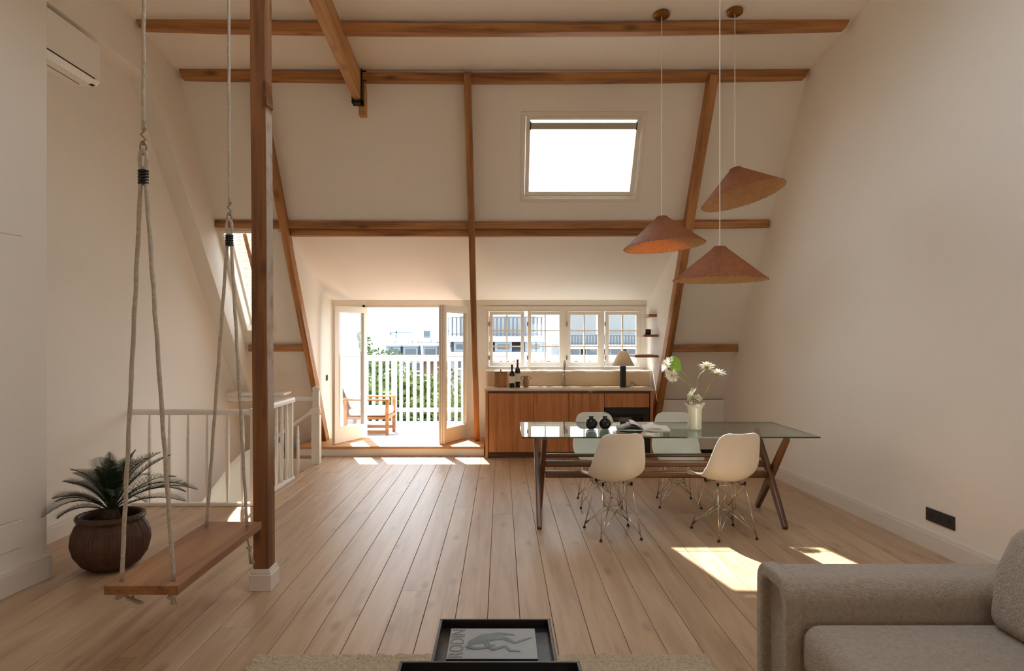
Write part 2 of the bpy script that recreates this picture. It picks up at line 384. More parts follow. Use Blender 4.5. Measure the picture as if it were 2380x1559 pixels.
for n in range(-19, 19):
    x0 = -.0756+PW*n; x1 = x0+PW
    x0, x1 = max(x0, -3.44), min(x1, 3.2)
    if x1-x0 < .02: continue
    segs = [(-4.0, 9.6, x0, x1)]
    if x0 < HX1:
        segs = [(-4.0, HY0, x0, x1), (HY1, 9.6, x0, x1)]
        if x1 > HX1: segs.append((HY0, HY1, HX1, x1))
    for (a, b, c, d) in segs:
        y = a; first = True
        while y < b-.01:
            l = random.choice((3.4, 4.2, 5.0, 5.6)) if not first else random.uniform(1.0, 4.8)
            first = False
            e = min(b, y+l)
            if b-e < .4: e = b
            plank(c, d, y, e); y = e
# walls
mb = MB(); mb.prism([(WXR(-4.2), -4.2), (WXR(10.2), 10.2), (WXR(10.2)+.25, 10.2), (WXR(-4.2)+.25, -4.2)], 'z', -.02, 5.6)
struct(mb.build('wall_right', M['plaster']), 'tall cream plastered wall on the right', 'wall')
mb = MB(); mb.prism([(4.0, -2.9), (9.85, -2.9), (9.80, 0), (6.88, 4.36), (4.0, 4.85)], 'x', WXL-.2, WXL)
struct(mb.build('wall_left', M['plaster']), 'cream plastered wall on the left beside the stairwell', 'wall')
mb = MB(); mb.prism([(9.49, 0), (6.29, 3.95), (2.0, 3.95), (2.0, 5.2), (6.83, 4.35), (9.80, 0)], 'x', WXL-.02, BXL)
struct(mb.build('trim_1', M['plaster'], bevel=.004), 'plastered box of the roof truss running along the left wall', 'trim')
# near-left built-in block
bl = lambda y: -2.94-.13*(4.42-y)
mb = MB(); mb.prism([(bl(4.42), 4.42), (bl(-4.2), -4.2), (-4.4, -4.2), (-4.4, 4.42)], 'z', -.02, 5.6)
blk = struct(mb.build('wall_alcove', M['plaster'], bevel=.004), 'plastered block with flush cupboard panels at the left edge', 'wall')
def onblk(y, off): return (bl(y)+off, y)
mb = MB()
for (z0, z1) in ((.26, .424), (.436, 2.166), (2.178, 3.6)):
    a = onblk(2.2, .006); b = onblk(4.22, .006); a2 = onblk(2.2, -.01); b2 = onblk(4.22, -.01)
    mb.prism([a, b, b2, a2], 'z', z0, z1)
mb.build('cupboard_panel', M['plaster'], blk, bevel=.002)
# ceiling (upper shallow slope)
zc = lambda y: 4.228+(6.80-y)*.165
mb = MB(); mb.prism([(6.95, zc(6.80)-.02), (6.80, zc(6.8)), (4.9, zc(4.9)), (4.9, zc(4.9)+.28), (7.2, zc(6.8)+.30)], 'x', -4.5, 3.6)
cn_ = math.sqrt(1+.165**2); CH_ = [(-.90, .35, .35, 2.25), (.60, 1.85, .35, 2.25)]
slab(mb, (0, 4.9, zc(4.9)), (1, 0, 0), (0, -1/cn_, .165/cn_), (0, .165/cn_*-1, -1/cn_), (-4.5, 3.6), (0, 4.46), CH_, .28)
mb.prism([(.55, zc(.5)), (-4.3, zc(.5)-.75), (-4.3, zc(.5)-.45), (.55, zc(.5)+.28)], 'x', -4.5, 3.6)
struct(mb.build('ceiling', M['ceil']), 'cream ceiling above the purlins', 'ceiling')
for i, (a, b, c, d) in enumerate(CH_):  # unseen roof lights, added to fill the room with daylight
    ww = struct(empty('window_%d' % (4+i), (a, 4.9-c/cn_, zc(4.9)+c*.165/cn_+.1)), 'roof light overhead, above the viewer', 'window')
    ww.rotation_euler = (math.atan(-.165), 0, 0); q = MB(); L1 = d-c; W1 = b-a
    q.box(0, W1, -.06, 0, 0, .08).box(0, W1, -L1, -L1+.06, 0, .08).box(0, .06, -L1+.06, -.06, 0, .08).box(W1-.06, W1, -L1+.06, -.06, 0, .08); q.build('window_frame', M['white'], ww)  # frame of the added roof light
    q = MB(); q.box(.06, W1-.06, -L1+.06, -.06, .035, .04); q.build('pane', M['glass'], ww)  # pane of the added roof light
# rear wall, with an unseen window added for daylight fill
mb = MB(); RW = [(.6, 1.8, .9, 2.1)]
slab(mb, (0, -4.0, 0), (1, 0, 0), (0, 0, 1), (0, 1, 0), (-4.5, 3.7), (-.3, 5.8), RW, .2)
struct(mb.build('wall_rear', M['plaster']), 'plastered wall behind the viewer', 'wall')
for i, h in enumerate(RW):
    mb = MB(); a, b, c, d = h; t = .07
    mb.box(a, b, -4.12, -4.04, c, c+t).box(a, b, -4.12, -4.04, d-t, d).box(a, a+t, -4.12, -4.04, c+t, d-t).box(b-t, b, -4.12, -4.04, c+t, d-t)
    mb.box((a+b)/2-.03, (a+b)/2+.03, -4.12, -4.04, c+t, d-t)
    wr = struct(mb.build('window_%d' % (6+i), M['white']), 'white casement window in the wall behind the viewer', 'window')
    g = MB(); g.box(a+t, b-t, -4.082, -4.078, c+t, d-t); g.build('pane', M['glass'], wr)  # pane of the added window
# main slope plane
nrm = math.sqrt(1+SL_K**2); vdir = (0, -SL_K/nrm, 1/nrm); ndir = (0, -1/nrm, -SL_K/nrm)
SK = (.235, 1.495, 3.095, 3.87); LW_ = (-3.19, -2.85, 1.64, 2.76)
zs = lambda q: (q[0], q[1], q[2]*nrm, q[3]*nrm)
mb = MB()
slab(mb, (0, SL_D, 0), (1, 0, 0), vdir, ndir, (-4.4, 3.5), (-.25, 4.30*nrm),
     [zs((CKL-.02, CKR+.02, -.3, PZ)), zs(SK), zs(LW_)], .22)
struct(mb.build('wall_back', M['plaster']), 'steep cream plastered roof slope with the skylight', 'wall')
# knee wall right
mb = MB(); mb.box(2.16, 3.3, 9.16, 9.24, .055, .72)
mb.prism([(2.16, 9.15), (3.3, 9.15), (3.3, 9.7), (2.16, 9.7)], 'z', .69, .72)
struct(mb.build('trim_2', M['wcream']), 'low pale knee wall at the foot of the slope by the right wall', 'trim')
mb = MB(); mb.box(2.16, 3.3, 9.2, 9.26, 0, .055)  # shadow at the foot of the knee wall, put in as a black strip
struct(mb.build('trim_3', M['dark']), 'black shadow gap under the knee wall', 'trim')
# dormer: cheeks, ceiling, wall
mb = MB()
for (a, b) in ((CKL-.14, CKL), (CKR-.03, CKR+.14)):
    mb.prism([(9.90, -.25), (9.90, 2.3), (7.95, 2.84), (7.80, 2.76), (9.60, .10), (9.60, -.25)], 'x', a, b)
struct(mb.build('wall_dormer', M['dorm']), 'pale cheeks either side of the dormer', 'wall')
mb = MB(); mb.prism([(7.80, 2.76), (7.80, 2.95), (10.05, 2.3), (10.05, 2.09), (9.55, 2.09)], 'x', CKL-.14, CKR+.14)
struct(mb.build('trim_4', M['dorm']), 'pale sloping ceiling inside the dormer', 'trim')
# dormer wall with door and window openings
DO = (-2.33, -.44, .12, 2.02); WO = (-.20, 2.0, 1.12, 1.955)
mb = MB()
slab(mb, (0, DW, 0), (1, 0, 0), (0, 0, 1), (0, -1, 0), (CKL-.1, CKR+.1), (-.25, 2.35), [DO, WO], .16)
struct(mb.build('wall_gable', M['wcream']), 'cream wall of the dormer around doors and windows', 'wall')
mb = MB(); mb.box(CKL, CKR-.03, DW-.035, DW, 2.02, 2.095).box(-.24, CKR-.03, DW-.02, DW, 1.955, 2.0)
struct(mb.build('trim_5', M['white'], bevel=.004), 'moulded white lintel over doors and windows', 'trim')
# lower wall behind worktop (with ledge)
mb = MB(); mb.box(-.22, 2.07, 9.36, 9.75, 0, 1.10)
struct(mb.build('wall_kitchen', M['wcream'], bevel=.004), 'low built-out wall with ledge under the casement windows', 'wall')
# baseboards
def skirt(mb, pts, side, h=.14, t=.018):
    for (p, q) in zip(pts[:-1], pts[1:]):
        p, q = Vector(p), Vector(q); n = (q-p).normalized(); nn = Vector((-n.y, n.x))*side
        for (z0, z1, k) in ((0, h-.03, t), (h-.03, h-.008, t*.75), (h-.008, h, t*.45)):
            mb.prism([tuple(p), tuple(q), tuple(q+nn*k), tuple(p+nn*k)], 'z', z0, z1)
mb = MB(); skirt(mb, [(WXR(-4)-.0, -4), (WXR(9.2), 9.2)], 1)
struct(mb.build('baseboard_right', M['base']), 'white skirting along the right wall', 'baseboard')
mb = MB(); skirt(mb, [(WXL, 4.44), (WXL, HY0-.03)], -1, .14)
struct(mb.build('baseboard_left', M['base']), 'white skirting behind the potted palm', 'baseboard')
mb = MB(); skirt(mb, [(bl(0), 0), (bl(4.42), 4.42)], -1, .15, .022); skirt(mb, [(bl(4.42)+.022, 4.42), (-3.42, 4.42)], -1, .15, .018)
struct(mb.build('baseboard_alcove', M['base']), 'tall white skirting on the near left block', 'baseboard')

# ------------------------------------------------------------------ timbers
def frame_obj(o, p0, p1, up=(0, 0, 1)):
    p0, p1 = Vector(p0), Vector(p1); x = (p1-p0).normalized(); u = Vector(up); z = (u-x*u.dot(x)).normalized(); y = z.cross(x)
    m = Matrix((x, y, z)).transposed().to_4x4(); m.translation = p0; o.matrix_world = m
def timber(name, p0, p1, wy, wz, m, up=(0, 0, 1), sag=0, wob=.0015, bev=.004, parent=None, rag=True, seed=0, cham=(0, 0)):
    """beam from p0 to p1; local z spans [-wz,0] (p = top centre line), local y centred"""
    L = (Vector(p1)-Vector(p0)).length; n = max(2, int(L/.35)); mb = MB(); rnd = random.Random(seed+int(L*100))
    vs_ = []; fs = []
    for i in range(n+1):
        t = i/n; x = L*t; s = -sag*4*t*(1-t); dy = rnd.uniform(-wob, wob); dz = rnd.uniform(-wob, wob)
        c0 = cham[0] if i == 0 else (cham[1] if i == n else 0)
        xx = x+(c0 if i == 0 else -c0)*1.0
        vs_ += [(xx, -wy/2+dy, -wz+s+dz), (xx, wy/2+dy, -wz+s+dz), (x, wy/2+dy, s), (x, -wy/2+dy, s)]
    for i in range(n):
        a = i*4; b = a+4
        for k in range(4): fs.append((a+k, a+(k+1) % 4, b+(k+1) % 4, b+k))
    fs += [(0, 3, 2, 1), (n*4, n*4+1, n*4+2, n*4+3)]
    mb.add(vs_, fs); o = mb.build(name, m, parent, bevel=bev)
    frame_obj(o, p0, p1, up); return o
def tb(label, *a, **k):
    return tag(timber('roof_beam', *a, **k), label, 'beam')
tb('topmost long purlin under the ceiling, nearest the lamp canopies', (-3.235, 6.07, 4.372), (3.085, 6.07, 4.372), .10, .085, M['beam'], sag=.045, cham=(.04, .04), seed=1)
tb('second long purlin where ceiling meets the steep slope', (-3.215, 6.85, 4.228), (3.07, 6.85, 4.228), .10, .085, M['beam'], sag=.035, cham=(.02, .035), seed=2)
tb('long mid-height purlin level with the top of the dormer', (-3.235, 7.76, 2.885), (3.03, 7.76, 2.888), .09, .085, M['beam'], sag=.018, seed=3)
tb('light timber header along the top edge of the dormer', (-2.40, 7.83, 2.788), (2.05, 7.83, 2.788), .10, .072, M['beam'], sag=.006, seed=4)
tb('short cross beam between right rafter and right wall', (2.13, 8.68, 1.463), (2.99, 8.68, 1.468), .09, .095, M['beam'], seed=5)
tb('short cross beam between the post and left rafter', (-3.2, 8.68, 1.463), (-2.44, 8.68, 1.463), .09, .088, M['beam'], seed=6)
upn = (0, 1/nrm, SL_K/nrm)
def rafter(label, x, z0, z1, w_, off, depth, seed):
    # p = front line; local -z points into the slope => up vector = into room
    f = lambda z: sl_y(z)-off
    upv = (0, -1/nrm, -SL_K/nrm)
    return tb(label, (x, f(z0), z0), (x, f(z1), z1), w_, depth, M['beam'], up=upv, seed=seed)
rafter('left sloping rafter beside the terrace doors', -2.445, .12, 4.13, .07, .17, .14, 11)
rafter('thin middle rafter between doors and kitchen window', -.335, .12, 4.14, .068, .17, .14, 12)
rafter('right sloping rafter behind the pendant lamps', 2.108, .0, 4.14, .085, .17, .15, 13)
# tie beam with hanger
def tie():
    x = -1.43; sl = .133; y0 = .6; y1 = 6.80; zb = 3.91
    o = tag(empty('tie_beam', (x, y1, zb)), 'pale tie beam coming overhead toward the viewer, held by an iron hanger', 'beam')
    b = timber('timber', (x, y1, zb+.27), (x, y0, zb+.27+sl*(y1-y0)), .076, .27, M['beamlt'], seed=21)
    b.parent = o; b.matrix_parent_inverse = Matrix.Translation(o.location).inverted()
    q = MB(); X, Y, Z = 0, 0, 0
    q.box(-.05, .05, -.05, .05, -.035, -.004).box(.040, .050, -.05, .05, -.035, .30).box(-.050, -.040, -.05, .05, -.035, .30)
    q.box(.040, .085, .0, .012, .2, .30)
    q.build('iron_hanger', M['iron'], o)
    q = MB(); q.box(-.005, .065, .06, .16, -.12, .28); q.build('end_block', M['beamlt'], o, bevel=.004)
tie()
# post
def post():
    o = tag(empty('wooden_post', (-1.475, 4.25, 0)), 'square dark timber post on a white base block beside the swing', 'post')
    q = MB(); vs_ = []; n = 9
    for i in range(n+1):
        z = .13+(4.62-.13)*i/n; dx = -.030*(z-.13)/4.5+random.uniform(-.0015, .0015)
        vs_ += [(-.048+dx, -.058, z), (.048+dx, -.058, z), (.048+dx, .062, z), (-.048+dx, .062, z)]
    fs = [(0, 1, 2, 3), (n*4+3, n*4+2, n*4+1, n*4)]
    for i in range(n):
        for k in range(4): fs.append((i*4+k, i*4+(k+1) % 4, i*4+4+(k+1) % 4, i*4+4+k))
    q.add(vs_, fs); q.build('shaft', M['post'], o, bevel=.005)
    q = MB(); q.add([(.028, -.07, 3.13), (.040, -.07, 2.98), (.040, .05, 2.98), (.028, .05, 3.13), (.02, -.07, 3.13), (.02, -.07, 2.98), (.02, .05, 2.98), (.02, .05, 3.13)],
                    [(0, 1, 2, 3), (4, 5, 6, 7), (0, 4, 5, 1), (3, 7, 6, 2), (1, 5, 6, 2), (0, 4, 7, 3)])
    q.build('notch', M['walnut'], o)
    q = MB(); q.box(-.068, .068, -.078, .082, 0, .10).box(-.062, .062, -.072, .076, .10, .118).box(-.056, .056, -.066, .070, .118, .13)
    q.build('base_block', M['base'], o, bevel=.003)
post()

# ------------------------------------------------------------------ doors, windows
def frame_rect(mb, x0, x1, z0, z1, y0, y1, t, tb_=None):
    tb_ = tb_ or t
    mb.box(x0, x1, y0, y1, z0, z0+tb_).box(x0, x1, y0, y1, z1-t, z1).box(x0, x0+t, y0, y1, z0+tb_, z1-t).box(x1-t, x1, y0, y1, z0+tb_, z1-t)
def doors():
    d1 = struct(empty('door_1', (-1.2, DW, .12)), 'open white glazed double doors to the terrace', 'door')
    c = d1.location
    q = MB(); x0, x1, z0, z1 = DO
    frame_rect(q, x0-c.x, x1-c.x, z0-c.z-.02, z1-c.z, -.01, .13, .035, .03)
    q.box(-1.98-c.x, -1.94-c.x, -.01, .13, 0, z1-c.z)
    q.build('door_frame', M['white'], d1, bevel=.003)
    q = MB(); q.box(x0-c.x, x1-c.x, -.07, .16, -.02, .012); q.build('threshold', M['stone'], d1, bevel=.003)
    q = MB(); q.box(x0+.035-c.x, -1.98-c.x, .05, .056, .03, z1-c.z-.035); q.build('sidelight_pane', M['glass'], d1)
    def leaf(hx, ang, sgn, hd):
        W, H = .735, 1.855
        e = MB(); fr = .085
        lo = empty('door_leaf_pivot')
        frame_rect(e, 0, W, 0, H, -.022, .022, fr, .20)
        o = e.build('door_leaf', M['white'], d1, bevel=.004)
        bpy.data.objects.remove(lo)
        e = MB(); e.box(fr, W-fr, -.003, .003, .20, H-fr); g = e.build('pane', M['glass'], o)
        e = MB(); frame_rect(e, fr-.004, W-fr+.004, .196, H-fr+.004, -.03, -.022, .014); e.build('glazing_bead', M['white'], o)
        if hd:
            e = MB(); e.box(W-.05, W-.032, -.032, -.022, .80, 1.0).tube([(W-.041, -.03, .93), (W-.041, -.055, .93), (W-.041, -.06, .83)], .007)
            e.build('handle', M['iron'], o)
        e = MB()
        for z in (.18, .75, 1.30, 1.72): e.tube([(-.012, 0, z-.045), (-.012, 0, z+.045)], .009)
        e.build('hinge', M['brass'], o)
        if sgn < 0:
            pass
        o.location = (hx-c.x, .03, .012); o.rotation_euler = (0, 0, ang); return o
    l = leaf(-1.935, math.atan2(-.66, -.30), 1, False)
    r = leaf(-.475, math.atan2(-.66, -.31), 1, True)
    # folded weather strip stile on the right leaf's meeting edge
    q = MB()
    for k in range(3): q.box(.735, .735+.012, -.05+.034*k, -.025+.034*k, 0, 1.86)
    q.box(.70, .737, -.05, .045, 0, 1.86)
    q.build('meeting_stile', M['white'], r, bevel=.003)
doors()
# step at the door
st = tag(empty('door_step', (-1.35, 9.0, 0)), 'low cream step with an oak tread in front of the terrace doors', 'step')
q = MB(); q.box(-1.30, 1.125, -.03, .75, 0, .095); q.build('riser', M['wcream'], st, bevel=.003)
q = MB(); q.box(-1.33, 1.128, -.055, .75, .097, .128); q.build('tread', M['step'], st, bevel=.006)
# casement window row
def casements():
    x0, x1, z0, z1 = WO; wn = struct(empty('window_1', ((x0+x1)/2, DW, z0)), 'row of four white six-pane casements above the worktop', 'window')
    c = wn.location; q = MB(); frame_rect(q, x0-c.x, x1-c.x, 0, z1-z0, -.012, .10, .024)
    for px in ((1227, 1233), (1301.5, 1321), (1396.5, 1404)):
        q.box((px[0]-VX)*DW/F-c.x, (px[1]-VX)*DW/F-c.x, -.012, .10, .02, z1-z0-.02)
    q.build('window_frame', M['white'], wn, bevel=.003)
    q = MB(); q.box(x0-c.x-.02, x1-c.x+.02, -.03, .16, -.03, 0.0); q.build('window_sill', M['white'], wn, bevel=.004)
    for (a, b, pa, pb) in ((1139, 1226, 1146, 1210), (1234, 1300, 1234.8, 1299.5), (1322, 1396, 1326, 1389), (1405, 1487, 1415, 1478)):
        X = lambda p: (p-VX)*DW/F
        s0, s1 = X(pa)-.052, X(pb)+.052; h0, h1 = .028, z1-z0-.028
        q = MB(); frame_rect(q, 0, s1-s0, 0, h1-h0, -.018, .022, .05, .055)
        s = q.build('sash', M['white'], wn, bevel=.003); s.location = (s0-c.x, .0, h0)
        iw, ih = s1-s0-.10, h1-h0-.105
        q = MB(); q.box(.05+iw/2-.010, .05+iw/2+.010, -.014, .014, .055, .055+ih)
        for k in (1, 2): q.box(.05, .05+iw, -.013, .013, .055+ih*k/3-.009, .055+ih*k/3+.009)
        q.build('glazing_bars', M['white'], s)
        gm = None
        for i in range(2):
            for j in range(3):
                pw, ph = iw/2, ih/3
                if gm is None:
                    q = MB(); q.box(.010, pw-.010, -.002, .002, .009, ph-.009); gm = q.build('pane', M['glass'], s); go = gm
                else:
                    go = gm.copy(); COL.objects.link(go)
                go.location = (.05+i*pw, 0, .055+j*ph)
        q = MB()
        for z in (.12, .6): q.box(-.012, .006, -.028, -.016, z-.03, z+.03)
        q.build('hinge', M['steel'], s)
casements()
# roof windows: built in slope plane coords
def roofwin(name, q4, label, blind=True, dp=.20):
    x0, x1, z0, z1 = q4; H = (z1-z0)*nrm; W = x1-x0
    o = struct(empty(name, (x0, sl_y(z0), z0)), label, 'window')
    ang = math.atan2(SL_K, 1)
    # local: x right, y = outward normal, z = up slope
    o.rotation_euler = (ang, 0, 0)
    q = MB(); frame_rect(q, -.025, W+.025, -.025, H+.025, -.012, .0, .035)
    q.build('architrave', M['white'], o, bevel=.002)
    q = MB(); frame_rect(q, 0, W, 0, H, dp-.20, dp, .022 if blind else .012); q.build('window_frame', M['white'], o)
    a_, b_ = (.026, .045) if blind else (.012, .026); y_ = 0 if blind else .10
    q = MB(); frame_rect(q, a_, W-a_, a_, H-a_, .03+y_, .09+y_, b_); s = q.build('sash', M['white'], o, bevel=.004)
    q = MB(); c_ = a_+b_; q.box(c_, W-c_, .056+y_, .062+y_, c_, H-c_); q.build('pane', M['glass'], s)
    if blind:
        q = MB(); q.box(.075, W-.075, .012, .045, H-.165, H-.095); q.build('blind_case', M['blind'], o, bevel=.006)
        q = MB()
        for xx in (.068, W-.078): q.box(xx, xx+.01, .010, .05, H-.17, H-.09)
        q.build('blind_bracket', M['dark'], o)
        q = MB(); q.box(.12, W-.12, .02, .034, H-.052, H-.04); q.build('handle_bar', M['wcream'], o)
    return o
roofwin('window_2', SK, 'white framed skylight in the steep slope')
roofwin('window_3', LW_, 'tall narrow roof window behind the post, brickwork beyond', blind=False)
q = MB(); q.tube([P(568, 543, 7.95), P(592, 640, 8.05)], .022, 4)
tag(q.build('window_batten', M['beam']), 'short sloping wooden batten across the narrow roof window', 'batten')

# ------------------------------------------------------------------ stairwell
mb = MB(); mb.box(HX1-.012, HX1+.10, HY0, HY1, -2.9, -.02)
mb.box(HX0-.1, HX1+.1, HY0-.1, HY0+.012, -2.9, -.02)
mb.box(HX0-.1, HX1+.1, HY1-.012, HY1+.12, -2.9, -.02)
mb.box(-3.6, -2.1, 6.1, 9.1, -3.0, -2.9)
struct(mb.build('wall_stairwell', M['plaster']), 'cream lining of the stairwell below floor level', 'wall')
stair = tag(empty('staircase', (-2.85, 7.6, -2.8)), 'winding staircase dropping through the floor opening', 'staircase')
for i in range(4):
    q = MB(); x1_ = .545-.26*i; q.box(x1_-.29, x1_, .0, 1.27, 2.62-.18*i-.035, 2.62-.18*i); q.build('tread', M['step'], stair, bevel=.004)
    q = MB(); q.box(x1_-.012, x1_, .0, 1.27, 2.62-.18*i, 2.62-.18*i+(.165 if i else .158)); q.build('riser', M['white'], stair)
for i in range(4):
    q = MB(); y1_ = .0-.26*i; q.box(-.565, .35, y1_-.29, y1_, 1.90-.18*i-.035, 1.90-.18*i); q.build('tread', M['step'], stair, bevel=.004)
    q = MB(); q.box(-.565, .35, y1_-.012, y1_, 1.90-.18*i, 1.90-.18*i+.145); q.build('riser', M['white'], stair)
def bal(name='baluster', H=.83):
    q = MB(); pr = [(0, .008), (.12, .009), (.20, .0135), (.60, .0135), (.64, .010), (.66, .013), (H, .007)]
    vs_ = []; fs = []
    for z, r in [(p[0], p[1]) for p in pr]: vs_ += [(-r, -r, z), (r, -r, z), (r, r, z), (-r, r, z)]
    n = len(pr)
    for i in range(n-1):
        for k in range(4): fs.append((i*4+k, i*4+(k+1) % 4, i*4+4+(k+1) % 4, i*4+4+k))
    fs += [(3, 2, 1, 0), (n*4-4, n*4-3, n*4-2, n*4-1)]
    q.add(vs_, fs); me = q.mesh(name); me.materials.append(M['white']); return me
BAL = bal()
def put(me, name, parent, loc, sz=1.0):
    o = bpy.data.objects.new(name, me); COL.objects.link(o); o.parent = parent; o.location = loc; o.scale = (1, 1, sz); return o
def rail_prof(q, p0, p1, w_=.055, h=.05):
    p0, p1 = Vector(p0), Vector(p1); d = (p1-p0).normalized(); s = Vector((-d.y, d.x, 0)).normalized(); u = Vector((0, 0, 1))
    prof = [(-.5, .15), (-.5, .65), (-.35, 1), (.35, 1), (.5, .65), (.5, .15), (.3, 0), (-.3, 0)]
    a = [p0+s*(x*w_)+u*(z*h) for x, z in prof]; b = [p1+s*(x*w_)+u*(z*h) for x, z in prof]; n = len(prof)
    q.add(a+b, [tuple(range(n)), tuple(range(2*n-1, n-1, -1))]+[(i, (i+1) % n, (i+1) % n+n, i+n) for i in range(n)])
r1 = tag(empty('stair_railing', (-2.86, HY0, 0)), 'white stair railing with square balusters facing the viewer behind the palm', 'railing')
q = MB(); rail_prof(q, (-.56, 0, .84), (.585, 0, .84)); q.build('handrail', M['white'], r1)
q = MB(); q.box(-.56, .56, -.025, .03, 0, .03); q.build('bottom_rail', M['white'], r1, bevel=.004)
for x in (-3.247, -3.064, -2.89, -2.714, -2.528, -2.39): put(BAL, 'baluster', r1, (x+2.86, 0, .02))
q = MB(); q.box(.545, .585, -.02, .02, 0, .85); q.build('newel_post', M['white'], r1, bevel=.003)
r2 = tag(empty('stair_railing', (HX1, 6.9, 0)), 'white railing along the stair opening, right of the post', 'railing')
q = MB(); rail_prof(q, (0, -.62, .84), (0, .63, .84), .06, .055); q.build('handrail', M['white'], r2)
q = MB(); q.box(-.025, .03, -.55, .62, 0, .03); q.build('bottom_rail', M['white'], r2, bevel=.004)
for y in (-.42, -.25, -.08, .09, .26, .42): put(BAL, 'baluster', r2, (0, y, .02))
q = MB(); q.box(-.022, .022, .54, .585, 0, .85); q.build('newel_post', M['white'], r2, bevel=.003)
r3 = tag(empty('stair_newel', (-2.28, 8.42, 0)), 'white turned newel with rails at the head of the stairs by the left rafter', 'newel')
q = MB(); q.box(-.05, .05, -.05, .05, 0, .60); q.box(-.04, .04, -.04, .04, .70, .90)
q.lathe([(.045, .60), (.058, .625), (.058, .66), (.045, .70)], 20)
q.lathe([(.045, .90), (.052, .92), (.045, .94), (.02, .955), (.0, .958)], 20)
q.build('newel_post', M['white'], r3, bevel=.006)
q = MB(); rail_prof(q, (-.05, 0, .62), (-.60, -.06, .22)); q.tube([(-.03, -.045, .645), (-.03, .045, .645)], .045, 16); q.build('handrail', M['white'], r3)
q = MB(); rail_prof(q, (-.04, .03, .76), (-1.1, .03, .76), .05, .06); q.box(-1.1, -.40, -.01, .30, .84, .87); q.build('back_rail', M['white'], r3, bevel=.003)
put(BAL, 'baluster', r3, (-.22, -.02, -.19), 1.0*(.66)/.83)
put(BAL, 'baluster', r3, (-.45, -.02, -.36), 1.0*(.62)/.83)
put(BAL, 'baluster', r3, (-.70, -.02, -.50), 1.0*(.66)/.83)
cs = tag(empty('stair_handrail', (-2.7, 7.4, 0)), 'pale curved inner string sweeping down inside the stairwell', 'handrail')
pts = [P(*a) for a in ((604, 1036, 7.55), (585, 1042, 7.5), (560, 1054, 7.4), (536, 1078, 7.3), (512, 1112, 7.2), (486, 1146, 7.1), (452, 1188, 7.0), (400, 1250, 6.9))]
q = MB(); vs_ = []; fs = []
for i, p in enumerate(pts):
    p = p-cs.location
    vs_ += [(p.x, p.y-.02, p.z), (p.x, p.y+.02, p.z), (p.x, p.y+.02, p.z-.07), (p.x, p.y-.02, p.z-.07)]
for i in range(len(pts)-1):
    for k in range(4): fs.append((i*4+k, i*4+(k+1) % 4, i*4+4+(k+1) % 4, i*4+4+k))
q.add(vs_, fs); q.build('rail', M['white'], cs)
q = MB(); vs_ = []
for i, p in enumerate(pts):
    p = p-cs.location
    vs_ += [(p.x, p.y, p.z-.05), (p.x, p.y, -2.6)]
q.add(vs_, [(i*2, i*2+2, i*2+3, i*2+1) for i in range(len(pts)-1)]); q.build('string_panel', M['plaster'], cs, solid=.02)

# ------------------------------------------------------------------ kitchen
kc = tag(empty('kitchen_cabinet', (.87, 8.79, 0)), 'warm teak kitchen unit with flush doors under the windows', 'cabinet')
X = lambda p, d=8.79: (p-VX)*d/F-.87
xl, xr = -.205-.87, 1.955-.87
for a_ in (xl, xr-.035):
    q = MB(); q.box(a_, a_+.035, 0, .56, 0, .868); q.build('side_panel', M['teak'], kc, bevel=.002)
q = MB(); q.box(xl+.035, xr-.035, .05, .06, 0, .075); q.build('kickboard', M['walnut'], kc)
q = MB(); q.box(xl+.035, xr-.035, .03, .55, .07, .86); q.build('body', M['dark'], kc)
for (a, b) in ((1135.5, 1240), (1241, 1321.8), (1323, 1404)):
    q = MB(); q.box(X(a), X(b), .005, .026, .078, .835); q.build('door', M['teak'], kc, bevel=.0015)
q = MB(); q.box(X(1405.2), X(1509), .005, .026, .655, .835); q.build('drawer', M['teak'], kc, bevel=.0015)
q = MB(); q.box(xl+.035, xr-.035, .012, .03, .842, .868); q.build('top_rail', M['walnut'], kc)  # darker wood stands in for the shadow gap under the worktop
ov = tag(empty('oven', (1.63, 8.79, .08)), 'black built-in oven in the right end of the teak kitchen unit', 'oven')
q = MB(); q.box(-.295, .275, .0, .03, 0, .57); q.build('front', M['black'], ov, bevel=.003)
q = MB(); q.box(-.22, .20, -.006, 0, .08, .45); q.build('glass_door', M['blackgl'], ov)
q = MB(); q.box(-.24, .22, -.035, -.022, .47, .485).box(-.22, -.205, -.03, 0, .47, .485).box(.185, .20, -.03, 0, .47, .485); q.build('handle', M['iron'], ov)
q = MB(); q.box(-.2200, 1.97, 8.765, 9.358, .870, .896)
wt = tag(q.build('worktop', M['stone'], bevel=.003), 'pale stone worktop on the teak kitchen unit', 'worktop')
q = MB(); q.box(-.19, 2.03, 9.338, 9.358, .897, 1.085)
tag(q.build('backsplash', M['splash'], bevel=.002), 'glossy beige stone splashback under the casement windows', 'splashback')
WZ = .897
# tap
tp = tag(empty('kitchen_tap', ((1311-VX)*9.25/F, 9.25, WZ)), 'slim brushed tap standing at the middle of the worktop', 'tap')
q = MB(); q.lathe([(.0, 0), (.028, 0), (.028, .012), (.017, .02), (.017, .15), (.013, .16), (.0, .16)], 20); q.build('base', M['steel'], tp, smooth=True)
pts = [(0, 0, .15), (0, 0, .30)]+[(0, -.06+.06*math.cos(a), .30+.06*math.sin(a)) for a in [PI*k/8 for k in range(1, 9)]]+[(0, -.12, .22)]
q = MB(); q.tube(pts, .010, 10); q.build('spout', M['steel'], tp, smooth=True)
q = MB(); q.tube([(.015, 0, .1), (.07, -.01, .13)], .006, 8); q.build('lever', M['steel'], tp)
